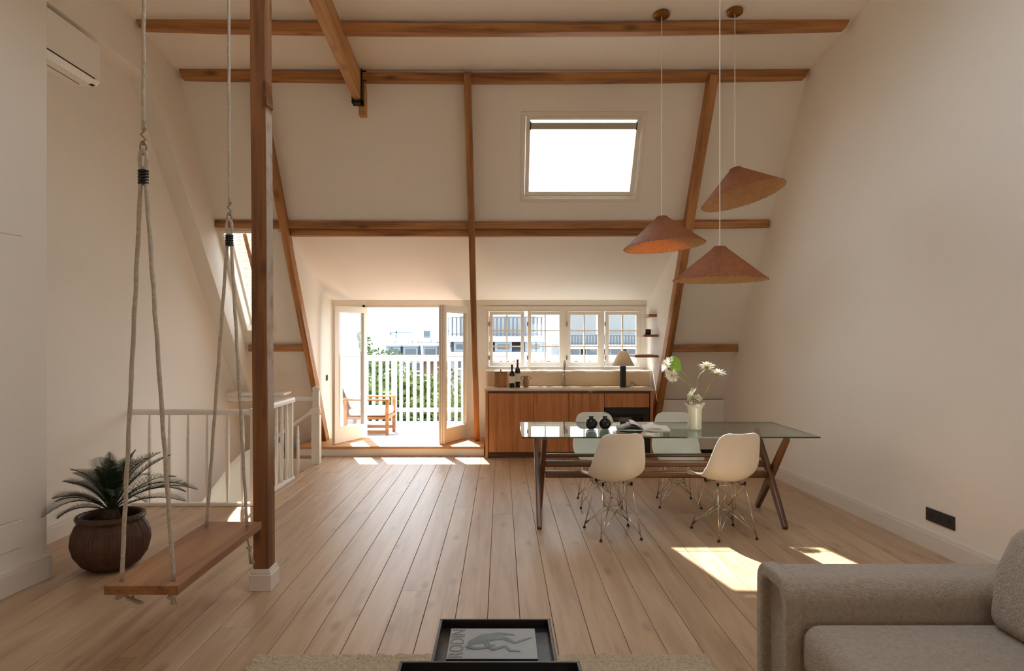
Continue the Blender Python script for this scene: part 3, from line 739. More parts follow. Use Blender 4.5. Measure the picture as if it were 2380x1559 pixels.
# canister box
ca = tag(empty('wooden_canister', ((1164-VX)*9.15/F, 9.15, WZ)), 'square wooden canister with a small knob at the left end of the worktop', 'canister')
q = MB(); q.box(-.085, .085, -.07, .07, 0, .19); q.build('body', M['canister'], ca, bevel=.006)
q = MB(); q.box(-.088, .088, -.073, .073, .192, .206); q.build('lid', M['canister'], ca, bevel=.003)
q = MB(); q.lathe([(0, .206), (.008, .206), (.008, .216), (.013, .222), (.010, .232), (0, .234)], 12); q.build('knob', M['steel'], ca, smooth=True)
def bottle(px, d, h, label, red):
    o = tag(empty('wine_bottle', ((px-VX)*d/F, d, WZ)), label, 'bottle'); r = .036
    q = MB(); q.lathe([(0, 0), (r, 0), (r, h*.60), (r*.9, h*.66), (.014, h*.74), (.0125, h*.97), (.0145, h*.975), (.0145, h), (0, h)], 24); q.build('body', M['bottle'], o, smooth=True)
    q = MB(); q.lathe([(r+.0006, h*.20), (r+.0006, h*.50)], 24); q.build('paper_label', M['label'], o, smooth=True, fix=False)
    q = MB(); q.lathe([(.0138, h*.82), (.0138, h*.97), (.0158, h*.972), (.0158, h+.001), (0, h+.002)], 16); q.build('capsule', M['capsule'] if red else M['dark'], o, smooth=True)
bottle(1190, 8.98, .30, 'shorter dark wine bottle with a pale label, beside the canister', False)
bottle(1203, 9.08, .365, 'taller dark wine bottle with a red capsule', True)
jr = tag(empty('eared_jar', ((1222-VX)*9.12/F, 9.12, WZ)), 'small brown stoneware jar with two ears right of the bottles', 'jar')
q = MB(); q.lathe([(0, 0), (.038, 0), (.043, .03), (.040, .08), (.030, .115), (.034, .145), (.030, .145), (.026, .115), (0, .1)], 24); q.build('body', M['ceramic'], jr, smooth=True)
for s in (-1, 1):
    q = MB(); q.tube([(s*.03, 0, .138)]+[(s*(.045+.018*math.sin(a)), 0, .118+.02*math.cos(a)) for a in [PI*k/6 for k in range(7)]]+[(s*.036, 0, .095)], .005, 8); q.build('ear', M['ceramic'], jr, smooth=True)
tl = tag(empty('table_lamp', ((1448-VX)*9.05/F, 9.05, WZ)), 'table lamp with pale conical shade and dark fluted column', 'lamp')
q = MB(); q.lathe([(0, 0), (.040, 0), (.040, .285), (0, .285)], 48, mod=lambda a, i, r, z: (r*(1-.06*(math.cos(a*16) > 0)), z)); q.build('column', M['blackmat'], tl)
q = MB(); q.lathe([(.145, .285), (.055, .475), (.02, .482)], 40); q.build('lamp_shade', M['shade'], tl, smooth=True, solid=.003)
q = MB(); q.tube([(.03, 0, .008), (.09, .04, .006), (.12, .1, .05), (.16, .16, .06), (.2, .2, .01), (.26, .24, .008)], .004, 6); q.build('cord', M['black'], tl, smooth=True)
# shelves on right cheek
def shelf(px0, px1, py, d, label):
    x1 = 2.07; x0 = (px0-VX)*d/F; z = CZ-(py-VY)*d/F
    q = MB(); q.box(x0, x1, d, d+.5, z-.032, z)
    tag(q.build('wall_shelf', M['shelf'], bevel=.002), label, 'shelf'); return z
shelf(1508, 1527, 730, 9.08, 'topmost short wooden shelf on the right dormer cheek')
zs2 = shelf(1496, 1530, 777, 8.98, 'middle wooden shelf holding the black cup')
shelf(1476, 1530, 825, 8.98, 'lowest and widest wooden shelf above the table lamp')
cu = tag(empty('black_cup', ((1506-VX)*9.1/F, 9.1, zs2)), 'small black cup on the middle shelf', 'cup')
q = MB(); q.lathe([(0, 0), (.034, 0), (.040, .02), (.040, .07), (.036, .07), (.034, .03), (0, .02)], 24); q.build('body', M['blackgl'], cu, smooth=True)
# switches and socket
def plate(name, loc, w_, h, n, label, face, cat):
    o = tag(empty(name, loc), label, cat)
    q = MB()
    if face == 'x-': q.box(-.008, 0, -w_/2, w_/2, -h/2, h/2)
    else: q.box(0, .008, -w_/2, w_/2, -h/2, h/2)
    q.build('plate', M['black'], o, bevel=.002)
    for k in range(n):
        q = MB(); y = (k-(n-1)/2)*(w_/n)
        if cat == 'socket':
            vs_ = []; m = 20
            q.tube([(-.0095 if face == 'x-' else .0095, y, 0), (-.003 if face == 'x-' else .003, y, 0)], .021, 18); q.build('outlet', M['dark'], o)
        else:
            q.box(*((-.011, -.008) if face == 'x-' else (.008, .011)), y-w_/n*.42, y+w_/n*.42, -h*.42, h*.42); q.build('rocker', M['dark'], o, bevel=.001)
    return o
plate('wall_socket', (WXR(4.90)-.001, 4.90, .255), .30, .095, 3, 'black triple wall socket low on the right wall above the skirting', 'x-', 'socket').rotation_euler = (0, 0, .04)
plate('light_switch', (CKL+.001, 9.42, 1.0), .08, .08, 1, 'small dark switch on the left dormer cheek beside the doors', 'x+', 'switch')

# ------------------------------------------------------------------ air conditioner
ac = tag(empty('air_conditioner', (WXL, 4.97, 3.56)), 'white wall-mounted air conditioner high at the upper left', 'air conditioner')
q = MB(); q.prism([(0, 0), (.17, .0), (.205, .035), (.205, .33), (.19, .345), (0, .345)], 'y', -.50, .51); q.build('body', M['ac'], ac, bevel=.008)
q = MB(); q.prism([(.03, -.004), (.165, -.004), (.20, .030), (.197, .034), (.03, .002)], 'y', -.48, .43); q.build('louver', M['ac'], ac, bevel=.002)
q = MB(); q.prism([(.2035, .034), (.2075, .034), (.2075, .043), (.2035, .043)], 'y', -.5, .43).prism([(.08, -.0065), (.085, -.0065), (.085, .002), (.08, .002)], 'y', -.5, .43); q.build('slot', M['dark'], ac)
q = MB(); q.prism([(.150, -.003), (.176, .002), (.176, .006), (.150, .004)], 'y', .44, .485); q.build('badge', M['dark'], ac)

# ------------------------------------------------------------------ swing
sw = tag(empty('rope_swing', (-1.60, 3.56, .45)), 'indoor swing with a long oak plank seat hung on grey ropes', 'swing')
O = sw.location
q = MB(); q.box(-.165, .165, -.53, .53, -.042, 0); q.build('seat', M['oakseat'], sw, bevel=.003)
def rope_seg(a, b, r, sag=0, name='rope', n=16, tw=True):
    q = MB(); a, b = Vector(a), Vector(b); N = max(2, int((b-a).length/.05))
    pts = [a.lerp(b, i/N)+Vector((math.sin(i*1.3)*.0012, math.cos(i*1.7)*.0012, 0)) for i in range(N+1)]
    q.tube(pts, [r*(1+.05*math.sin(i*2.1)) for i in range(N+1)], 10); return q.build(name, M['rope'], sw, smooth=True)
for (yy, zr, xr_) in ((-.47, 2.44, -.02), (.42, 2.28, .015)):
    zr -= O.z
    yj = yy
    top = Vector((xr_, yj, zr))
    rope_seg(top+Vector((0, 0, .05)), (xr_*.6, yj, zc(3.56+yj)-O.z), .0085)
    q = MB(); q.tube([top+Vector((0, 0, .075)), top+Vector((.012, 0, .055)), top+Vector((-.010, 0, .03)), top+Vector((.010, 0, .008)), top+Vector((0, 0, -.02))], .0055, 8)
    q.tube([top+Vector((.014*math.sin(t), 0, -.02-.03*math.cos(t)-.01)) for t in [2*PI*k/14 for k in range(14)]], .0045, 8, closed=True)
    q.build('shackle', M['steel'], sw, smooth=True)
    q = MB()
    q.tube([top+Vector((.016*math.sin(t), 0, -.085+.045*math.cos(t))) for t in [2*PI*k/16 for k in range(16)]], .009, 8, closed=True); q.build('rope_loop', M['rope'], sw, smooth=True)
    q = MB()
    for k in range(5):
        z = -.135-.0135*k
        q.tube([top+Vector((.018*math.cos(t), .013*math.sin(t), z)) for t in [2*PI*m/16 for m in range(16)]], .0068, 8, closed=True)
    q.build('whipping', M['black'], sw, smooth=True)
    for s in (-1, 1):
        rope_seg(top+Vector((s*.008, 0, -.12)), (s*.118, yy, .0), .0095)
for (yy, s) in ((-.47, -1), (-.47, 1), (.42, -1), (.42, 1)):
    big = (s == 1 and yy > 0) or (s == -1 and yy < 0)
    x = s*.118; q = MB()
    kk = [(x+.016*math.cos(t*2)*(1), yy+.014*math.sin(t*3), -.060+.014*math.sin(t*2+1)) for t in [2*PI*m/24 for m in range(24)]]
    q.tube([(x, yy, -.03), (x, yy, -.05)], .010, 8)
    q.tube(kk, .0095, 8, closed=True)
    if big:
        for m in range(6):
            a = m*1.05; dx, dz = ((.085, -.035) if yy < 0 else (.03, -.15))
            e = Vector((x+dx+.012*math.cos(a), yy+.010*math.sin(a), -.065+dz))
            q.tube([(x, yy, -.06), (x+dx*.45, yy, -.065+dz*.35+.004*math.cos(a)), (x+dx*.7+.008*math.cos(a), yy+.008*math.sin(a), -.065+dz*.7), e], .0048, 6)
        q.tube([(x+dx*.45+.012*math.cos(t), yy+.012*math.sin(t), -.065+dz*.4+.006*math.sin(2*t)) for t in [2*PI*m/10 for m in range(10)]], .006, 6, closed=True)
    else:
        for m in range(5):
            a = m*1.25; q.tube([(x, yy, -.06), (x+.014*math.cos(a), yy+.014*math.sin(a), -.105)], .004, 6)
    q.build('knot', M['rope'], sw, smooth=True)

# ------------------------------------------------------------------ potted palm
pp = tag(empty('potted_palm', (-2.64, 4.62, 0)), 'dark green sago palm in a round ribbed brown pot', 'plant')
prof = [(.10, .0), (.145, .004), (.20, .04), (.25, .11), (.273, .19), (.268, .25), (.243, .31), (.222, .338), (.222, .348), (.238, .356), (.245, .372), (.238, .388), (.215, .392), (.208, .375), (.215, .31), (.21, .25)]
prof = [(a*.88, b*.93) for a, b in prof]
def pmod(a, i, r, z):
    if 1 < i < 8: return (r+.0035*math.cos(a*64)+.002*math.sin(a*23+z*8), z)
    return (r, z+.001*math.sin(a*30))
q = MB(); q.lathe(prof, 256, mod=pmod); q.build('pot', M['pot'], pp, smooth=True)
q = MB(); q.lathe([(.186, .30), (.12, .315), (0.0, .32)], 32); q.build('soil', M['soil'], pp, fix=False)
q = MB(); q.lathe([(.05, .30), (.055, .34), (.035, .39), (.0, .40)], 14, mod=lambda a, i, r, z: (r*(1+.15*math.sin(a*7+i)), z)); q.build('trunk', M['bark'], pp)
rf = random.Random(5)
def frond(az, L, lift, droop, wmax=.125):
    if math.cos(az) < -.3 and math.sin(az) < .35: L *= .72
    q = MB(); N = 28; pts = []; p = Vector((0, 0, .375)); el = lift
    dirh = Vector((math.cos(az), math.sin(az), 0)); twist = rf.uniform(-.3, .3); side0 = Vector((-math.sin(az), math.cos(az), 0))
    for i in range(N+1):
        pts.append(p.copy()); t = i/N; el = lift-droop*t**1.3
        dd = dirh*math.cos(el)+Vector((0, 0, math.sin(el))); p = p+dd*(L/N)
    q.tube(pts[::3]+[pts[-1]], [.005*(1-.75*k/12) for k in range(len(pts[::3])+1)], 5, mi=1)
    for i in range(6, N+1):
        t = i/N
        ll = wmax*(math.sin(min(1, (t-.12)/.5)*PI/2) if t < .62 else math.cos((t-.62)/.38*PI/2)*.85+.15)
        tan = (pts[min(i+1, N)]-pts[i-1]).normalized(); up = side0.cross(tan).normalized()
        if up.z < 0: up = -up
        for s in (-1, 1):
            for h in (0, .5):
                b = pts[i]-tan*(L/N*h)
                dv = (side0*s*1.0+tan*.75+up*.38).normalized()
                e = b+dv*ll*rf.uniform(.9, 1.06)-Vector((0, 0, .10*ll)); mid = b.lerp(e, .5)+up*.004
                wv = tan*.0025
                q.add([b-wv, b+wv, mid+wv*1.0, mid-wv*1.0, e], [(0, 1, 2, 3), (3, 2, 4)])
    return q.build('frond', [M['frond'], M['frond2']], pp, fix=False)
for i in range(11): frond(i*2*PI/11+rf.uniform(-.15, .15), rf.uniform(.50, .60), math.radians(rf.uniform(38, 52)), math.radians(rf.uniform(55, 75)))
for i in range(9): frond(i*2*PI/9+.3+rf.uniform(-.2, .2), rf.uniform(.48, .56), math.radians(rf.uniform(58, 70)), math.radians(rf.uniform(40, 60)))
for i in range(6): frond(i*2*PI/6+rf.uniform(-.3, .3), rf.uniform(.40, .47), math.radians(rf.uniform(74, 84)), math.radians(rf.uniform(15, 40)), .09)
frond(math.radians(2), .62, math.radians(40), math.radians(62)); frond(math.radians(-8), .56, math.radians(28), math.radians(45))
frond(math.radians(182), .52, math.radians(20), math.radians(65))

# ------------------------------------------------------------------ dining table
dt = tag(empty('dining_table', (1.38, 6.05, 0)), 'long glass-topped dining table on crossed walnut legs', 'table')
GX0, GX1, GY0, GY1, GZ = .168-1.38, 2.597-1.38, 5.555-6.05, 6.55-6.05, .745
q = MB(); q.add([(GX0,GY0,GZ-.011),(GX1,GY0,GZ-.011),(GX1,GY1,GZ-.011),(GX0,GY1,GZ-.011),(GX0,GY0,GZ),(GX1,GY0,GZ),(GX1,GY1,GZ),(GX0,GY1,GZ)], [(0,3,2,1),(4,5,6,7)])
q.add([(GX0,GY0,GZ-.011),(GX1,GY0,GZ-.011),(GX1,GY1,GZ-.011),(GX0,GY1,GZ-.011),(GX0,GY0,GZ),(GX1,GY0,GZ),(GX1,GY1,GZ),(GX0,GY1,GZ)], [(0,1,5,4),(1,2,6,5),(2,3,7,6),(3,0,4,7)], 1)
q.build('glass_top', [M['tglass'], M['tedge']], dt)
def tleg(x, ya, za, yb, zb, wd=.075, th=.042):
    p0 = Vector((x, ya, za)); p1 = Vector((x, yb, zb)); L = (p1-p0).length
    q = MB(); n = 6; vs_ = []; fs = []
    for i in range(n+1):
        t = i/n; w_ = wd*(.62+.38*math.sin(PI*min(1, max(0, t)))); vs_ += [(L*t, -th/2, -w_/2), (L*t, th/2, -w_/2), (L*t, th/2, w_/2), (L*t, -th/2, w_/2)]
    for i in range(n):
        for k in range(4): fs.append((i*4+k, i*4+(k+1) % 4, i*4+4+(k+1) % 4, i*4+4+k))
    fs += [(3, 2, 1, 0), (n*4, n*4+1, n*4+2, n*4+3)]; q.add(vs_, fs)
    o = q.build('leg', M['walnut'], None, bevel=.010, seg=3); frame_obj(o, p0, p1, (0, 1, .2)); m = o.matrix_world.copy(); o.parent = dt
    o.matrix_parent_inverse = Matrix.Identity(4); o.matrix_local = m
for x in (.325-1.38, 2.32-1.38):
    s = 1
    tleg(x-.016, -.52, 0.004, .12, .728); tleg(x+.030, .22, .004, -.44, .728)
def strut(y, z, h, d, name='stretcher'):
    q = MB(); q.box(-1.00, 0.94, -d/2, d/2, -h/2, h/2); o = q.build(name, M['walnut'], dt, bevel=.012, seg=3); o.location = (-.0, y, z)
strut(-.16, .375, .06, .05); strut(-.10, .455, .055, .045); strut(.06, .50, .03, .05)
q = MB(); q.box(-1.0, .94, -.13, -.05, .342, .352); q.build('shelf_board', M['walnut'], dt)
# ------------------------------------------------------------------ chairs
def cr_interp(pts, t):
    n = len(pts)-1; x = t*n; i = min(int(x), n-1); u = x-i
    p0, p1, p2, p3 = pts[max(i-1, 0)], pts[i], pts[i+1], pts[min(i+2, n)]
    return [.5*((2*b)+(-a+c)*u+(2*a-5*b+4*c-d)*u*u+(-a+3*b-3*c+d)*u**3) for a, b, c, d in zip(p0, p1, p2, p3)]
def make_chair():
    o = empty('dining_chair')
    # y fwd, z, width, curl (edge offset along normal), corner rounding handled below
    st_ = [(-.285, .825, .345, .018), (-.268, .74, .385, .040), (-.250, .65, .425, .060), (-.232, .56, .455, .078), (-.200, .485, .470, .092),
           (-.135, .438, .470, .082), (-.05, .425, .465, .062), (.05, .432, .462, .046), (.14, .442, .455, .034), (.20, .438, .435, .022), (.235, .415, .40, .010)]
    NU, NV = 21, 44
    def fn(u, v):
        y, z, w_, c = cr_interp(st_, v); y2, z2, _, _ = cr_interp(st_, min(1, v+.01)); y1, z1, _, _ = cr_interp(st_, max(0, v-.01))
        ty, tz = y2-y1, z2-z1; l = math.hypot(ty, tz); ty, tz = ty/l, tz/l
        ny, nz_ = -tz, ty     # normal toward sitter side
        k = 1.0; r = .085
        if v < r: k = .62+.38*math.sqrt(max(0, 1-((r-v)/r)**2))
        if v > 1-r: k = .70+.30*math.sqrt(max(0, 1-((v-1+r)/r)**2))
        a = (u-.5)*2; e = abs(a)**2.3*c
        x = a*w_/2*k*(1-.05*abs(a)**6)
        return (x, y+ny*e, z+nz_*e)
    q = MB(); q.grid(fn, NU, NV)
    s = q.build('shell', M['chair'], o, smooth=True, solid=.007, sub=1)
    q = MB(); ft = {}
    for sx in (-1, 1):
        for sy in (-1, 1): ft[(sx, sy)] = Vector((sx*(.185 if sy > 0 else .160), sy*.195-.03, .012))
    mt = {(sx, sy): Vector((sx*.115, sy*.10-.03, .405)) for sx in (-1, 1) for sy in (-1, 1)}
    cc = {(sx, sy): Vector((sx*.060, sy*.055-.03, .205)) for sx in (-1, 1) for sy in (-1, 1)}
    R_ = .0048
    for k in ft:
        q.tube([ft[k], mt[k]], R_, 8); q.tube([ft[k]+Vector((0, 0, .012)), cc[k]], R_*.85, 8)
        q.tube([cc[k], mt[(k[0], -k[1])]], R_*.8, 8); q.tube([cc[k], Vector((k[0]*.03, mt[k].y, .405))], R_*.8, 8)
        q.tube([ft[k]+Vector((0, 0, .03)), cc[(-k[0], k[1])]+Vector((k[0]*.045, 0, 0))], R_*.7, 8)
    q.tube([cc[(-1, -1)], cc[(1, -1)], cc[(1, 1)], cc[(-1, 1)]], R_*.85, 8, closed=True)
    q.tube([mt[(-1, -1)], mt[(1, -1)], mt[(1, 1)], mt[(-1, 1)]], R_, 8, closed=True)
    q.build('wire_base', M['chrome'], o, smooth=True)
    for k in mt:
        q = MB(); q.tube([mt[k]-Vector((0, 0, .002)), mt[k]+Vector((0, 0, .022))], .009, 10); q.build('shock_mount', M['iron'], o)
    q0 = None
    for k in ft:
        q = MB(); q.lathe([(0, 0), (.013, 0), (.012, .006), (.006, .018), (0, .02)], 14)
        f = q.build('foot', M['black'], o, smooth=True) if q0 is None else q0.copy()
        if q0 is None: q0 = f
        else: COL.objects.link(f)
        f.location = (ft[k].x, ft[k].y, 0)
    return o
ch = make_chair()
CH = [((.885, 5.44), .14, 'white shell chair on wire legs, near side of the table, seen from behind, left'),
      ((1.765, 5.44), .20, 'white shell chair near side of the table, nearest the right crossed legs'),
      ((.905, 6.37), PI+.02, 'white shell chair across the table behind the black vases'),
      ((1.645, 6.37), PI-.10, 'white shell chair across the table behind the open book and flower vase')]
for i, (p, r, lb) in enumerate(CH):
    c = ch if i == 0 else copy_tree(ch)
    c.location = (p[0], p[1], 0); c.rotation_euler = (0, 0, r)
    tag(c, lb, 'chair', 'white shell chairs around the glass table')
# ------------------------------------------------------------------ things on the table
TZ = .7455
def bvase(px, label):
    d = 6.03; o = tag(empty('round_vase', ((px-VX)*d/F, d, TZ)), label, 'vase', 'black vases on the glass table')
    q = MB(); q.lathe([(0, 0), (.022, 0), (.042, .014), (.053, .042), (.050, .068), (.034, .088), (.020, .094), (.017, .100), (.025, .112), (.021, .112), (.012, .1), (0, .06)], 32)
    q.build('body', M['blackgl'], o, smooth=True)
bvase(1374, 'left one of the two glossy black round vases'); bvase(1406, 'right one of the two glossy black round vases')
ob = tag(empty('open_book', (1.255, 6.08, TZ), -.12), 'open white magazine lying on the glass table', 'book')
def page(s):
    def fn(u, v):
        t = u; x = s*t*.225; z = .004+.030*math.sin(min(1, t*1.15)*PI)**1.2*(1-.35*t)*(1.0 if s < 0 else .55); return (x, -.15+.30*v, z+.002)
    q = MB(); q.grid(fn, 16, 3); return q
page(-1).build('page', M['photo'], ob, smooth=True, solid=.0015); page(1).build('page', M['paper'], ob, smooth=True, solid=.0015)
q = MB(); q.box(-.228, .0, -.152, .152, 0, .004).box(0, .228, -.152, .152, 0, .010); q.build('page_block', M['paper'], ob)
q = MB()
q.grid(lambda u, v: (-.01-.10*u, -.15+.3*v, .045*math.sin(u*PI*.55)+.012), 8, 3); q.build('lifted_page', M['paper'], ob, smooth=True, solid=.001)
gv = tag(empty('glass_vase', (1.70, 6.0, TZ)), 'pearly cylindrical vase with flared wavy rim on the glass table', 'vase')
def vm(a, i, r, z):
    k = max(0, (z-.15)/.077)
    return (r*(1+.05*k*math.sin(a*4)), z+.008*k*math.sin(a*4+1))
q = MB(); q.lathe([(0, 0), (.055, 0), (.060, .008), (.060, .13), (.061, .17), (.071, .20), (.092, .227), (.088, .227), (.070, .198), (.056, .165), (.055, .012), (0, .010)], 48, mod=vm)
q.build('body', M['pearl'], gv, smooth=True)
VB = gv.location
def flower(px, py, dd, nx, scale, label, via=None):
    head = P(px, py, dd); base = VB+Vector((random.uniform(-.02, .02), random.uniform(-.02, .02), .03)); o = tag(empty('daisy', tuple(VB+Vector((0, 0, .03)))), label, 'flower', 'flowers in the pearly vase')
    L0 = o.location; nrmv = Vector(nx).normalized()
    rim = VB+Vector(((head.x-VB.x)*.25, 0, .21))
    c = [base-L0, rim-L0]
    if via: c.append(P(*via)-L0)
    c.append(head-nrmv*.02-L0)
    pts = []
    for k in range(17): pts.append(Vector(cr_interp([tuple(v) for v in c], k/16)))
    q = MB(); q.tube(pts, .0036, 7); q.build('stem', M['stem'], o, smooth=True)
    rot = nrmv.to_track_quat('Z', 'Y').to_matrix()
    q = MB(); rr = random.Random(px)
    for ring, (n, l, tilt) in enumerate(((26, .058, .05), (22, .052, .35), (16, .042, .7))):
        for k in range(n):
            a = 2*PI*k/n+rr.uniform(-.08, .08); ll = l*1.42*scale*rr.uniform(.85, 1.1); tl_ = tilt+rr.uniform(-.2, .2)
            d = Vector((math.cos(a)*math.cos(tl_), math.sin(a)*math.cos(tl_), math.sin(tl_))); s = Vector((-math.sin(a), math.cos(a), 0))*.0050
            b = d*.012; m_ = d*ll*.6+Vector((0, 0, .004)); e = d*ll
            q.add([rot@x+head-L0 for x in (b-s*.5, b+s*.5, m_+s, m_-s, e)], [(0, 1, 2, 3), (3, 2, 4)])
    q.build('petals', M['petal'], o, fix=False)
    q = MB(); q.lathe([(0, -.014), (.015, -.010), (.018, 0), (.012, .010), (0, .014)], 16)
    for i, v in enumerate(q.v): q.v[i] = tuple(rot@(Vector(v)*scale)+head-L0)
    q.build('flower_centre', M['yellow'], o, smooth=True)
    q = MB(); q.lathe([(0, -.022), (.014, -.018), (.022, -.006), (.017, -.002)], 16)
    for i, v in enumerate(q.v): q.v[i] = tuple(rot@(Vector(v)*scale)+head-L0)
    q.build('sepals', M['stem'], o, smooth=True, fix=False)
flower(1551, 848, 6.0, (-.9, -.3, .3), 1.0, 'white daisy highest on the left, facing left, by the green leaf', (1600, 880, 6.0))
flower(1562, 872, 5.95, (-.5, -.6, -.35), .9, 'white daisy drooping just below the green leaf', (1594, 890, 5.97))
flower(1643, 853, 6.02, (.1, .5, .85), 1.0, 'white daisy at upper right, turned away on a straight stem', (1622, 880, 6.0))
flower(1668, 868, 5.98, (.15, -.1, .98), 1.05, 'white daisy farthest right on a bent stem', (1650, 893, 6.0))
flower(1609, 918, 5.93, (-.7, .1, .35), .95, 'white daisy resting low over the vase rim, facing left')
flower(1622, 925, 5.92, (.2, -.5, .75), .55, 'small yellowish bud daisy low at the vase rim')
lf = tag(empty('green_leaf', tuple(P(1572, 852, 5.98))), 'bright green leaf standing up beside the left daisies', 'leaf')
q = MB(); q.grid(lambda u, v: (-.052+.100*v+(u-.5)*.10*math.sin(PI*min(1, v+.04))**.6*.75, (u-.5)*.03+.012*math.sin(v*3), .075-.115*v+(u-.5)*.10*math.sin(PI*min(1, v+.04))**.6*.85), 9, 14); q.build('blade', M['fleaf'], lf, smooth=True, solid=.0012)

# ------------------------------------------------------------------ pendants
def pendant(px, d, z_apex, z_brim, R, tilt, label, az=0):
    x = (px-VX)*d/F; zt = zc(d)
    o = tag(empty('pendant_lamp', (x, d, z_apex)), label, 'lamp', 'rattan pendant lamps over the table')
    h = z_apex-z_brim; q = MB(); n = 168
    def md(a, i, r, z):
        k = min(1, r/.08); s = 1 if int(round(a/(2*PI)*n)) % 2 else -1
        rr = r+s*(.0016 if i < 11 else .0045)*k
        return (rr, z-(.004*k*(1 if int(round(a/(2*PI)*n/2)) % 2 else 0) if i in (9, 10) else 0))
    prof = [(.028, 0), (.045, -.006), (.055, -.020)]
    N = 7
    for i in range(1, N+1):
        t = i/N; prof.append((.055+(R-.055)*t, -.020-(h-.020)*t))
    prof.append((R-.006, -h+.001))
    for i in range(N, -1, -1):
        t = i/N; prof.append((.050+(R-.010-.055)*t, -.026-(h-.026)*t))
    q.lathe(prof, n, mod=md); k0 = (3+N)*n
    q.m = [0 if i < k0 else 1 for i in range(len(q.f))]
    sh = q.build('lamp_shade', [M['rattan'], M['rattin']], o, smooth=False)
    sh.rotation_euler = (math.radians(az), math.radians(-abs(tilt)), 0)
    q = MB(); q.tube([(0, 0, -.04), (0, 0, zt-z_apex-.01)], .0038, 6); q.build('cable', M['wcream'], o)
    q = MB(); q.lathe([(0, -.09), (.018, -.085), (.030, -.06), (.024, -.03), (.014, -.02), (.014, 0.004), (0, .006)], 20); q.build('bulb_holder', M['wcream'], o, smooth=True)
    q = MB(); q.lathe([(0, -.026), (.060, -.026), (.068, -.020), (.068, 0), (0, 0)], 32)
    c = q.build('canopy', M['brass'], o, smooth=True, auto=40); c.location = (0, 0, zt-z_apex-.002); c.rotation_euler = (-math.atan(.165)*1, 0, 0)
pendant(1538, 5.94, 2.61, 2.345, .35, -4, 'left rattan cone pendant, in front of the long beam', -3)
pendant(1708, 5.90, 3.02, 2.76, .355, -13, 'highest rattan cone pendant, tilted to the left', -8)
pendant(1673, 5.20, 2.25, 1.99, .35, 0, 'lowest rattan cone pendant, right above the flowers')

# ------------------------------------------------------------------ sofa
so_ = tag(empty('sofa', (1.75, 2.0, 0)), 'greige boucle sofa at the bottom right corner', 'sofa')
def soft(name, x0, x1, y0, y1, z0, z1, bev, parent=so_, puff=0):
    q = MB(); c = parent.location; q.box(x0-c.x, x1-c.x, y0-c.y, y1-c.y, z0, z1)
    o = q.build(name, M['fabric'], parent, bevel=bev, seg=6)
    o.data.polygons.foreach_set('use_smooth', [True]*6); return o
soft('base', 1.17, 2.30, .3, 2.66, .05, .30, .03)
def arm():
    # inverted-U outer band + recessed inner panel; extruded along x
    q = MB(); c = so_.location
    def prof(y0, y1, zt, r, z0=.04):
        pts = [(y0, z0)]
        for k in range(9): a = PI-k*PI/2/8; pts.append((y0+r+r*math.cos(a), zt-r+r*math.sin(a)))
        for k in range(9): a = PI/2-k*PI/2/8; pts.append((y1-r+r*math.cos(a), zt-r+r*math.sin(a)))
        pts.append((y1, z0)); return [(p[0]-c.y, p[1]) for p in pts]
    q.prism(prof(2.60, 2.90, .615, .085), 'x', 1.125-c.x, 2.3-c.x)
    o = q.build('arm', M['fabric'], so_, bevel=.02, seg=4, smooth=True, auto=50)
    for (i0, i1, xa, nm) in ((-.006, .050, 1.085, 'outer_band'), ):
        A = prof(2.60+i0, 2.90-i0, .615-i0, .085-i0*.5); B = prof(2.60+i1, 2.90-i1, .615-i1, .050); n = len(A)
        q = MB(); X0, X1 = xa-c.x, 1.15-c.x
        q.add([(X0, *p) for p in A]+[(X0, *p) for p in B]+[(X1, *p) for p in A]+[(X1, *p) for p in B],
              [(i, i+1, n+i+1, n+i) for i in range(n-1)]+[(2*n+i, 3*n+i, 3*n+i+1, 2*n+i+1) for i in range(n-1)]+[(i, 2*n+i, 2*n+i+1, i+1) for i in range(n-1)]+[(n+i, n+i+1, 3*n+i+1, 3*n+i) for i in range(n-1)]+[(0, n, 3*n, 2*n), (n-1, 3*n-1, 4*n-1, 2*n-1)][:1])
        q.build(nm, M['fabric'], so_, bevel=.012, seg=3, smooth=True, auto=50)
    p = prof(2.60, 2.90, .615, .085, .05); q = MB(); q.tube([(1.150-c.x, a_, b_) for a_, b_ in p], .006, 6); q.build('piping', M['fabric'], so_, smooth=True)
arm()
soft('seat_cushion', 1.13, 2.05, .35, 2.60, .27, .478, .065)
q = MB(); q.prism([(1.80-1.75, .47), (1.83-1.75, .70), (1.90-1.75, .85), (2.10-1.75, .88), (2.14-1.75, .47)], 'y', 1.0-2.0, 2.57-2.0); bc = q.build('back_cushion', M['fabric'], so_, bevel=.07, seg=6, smooth=True)
soft('back', 2.12, 2.34, .3, 2.88, .05, .66, .06)

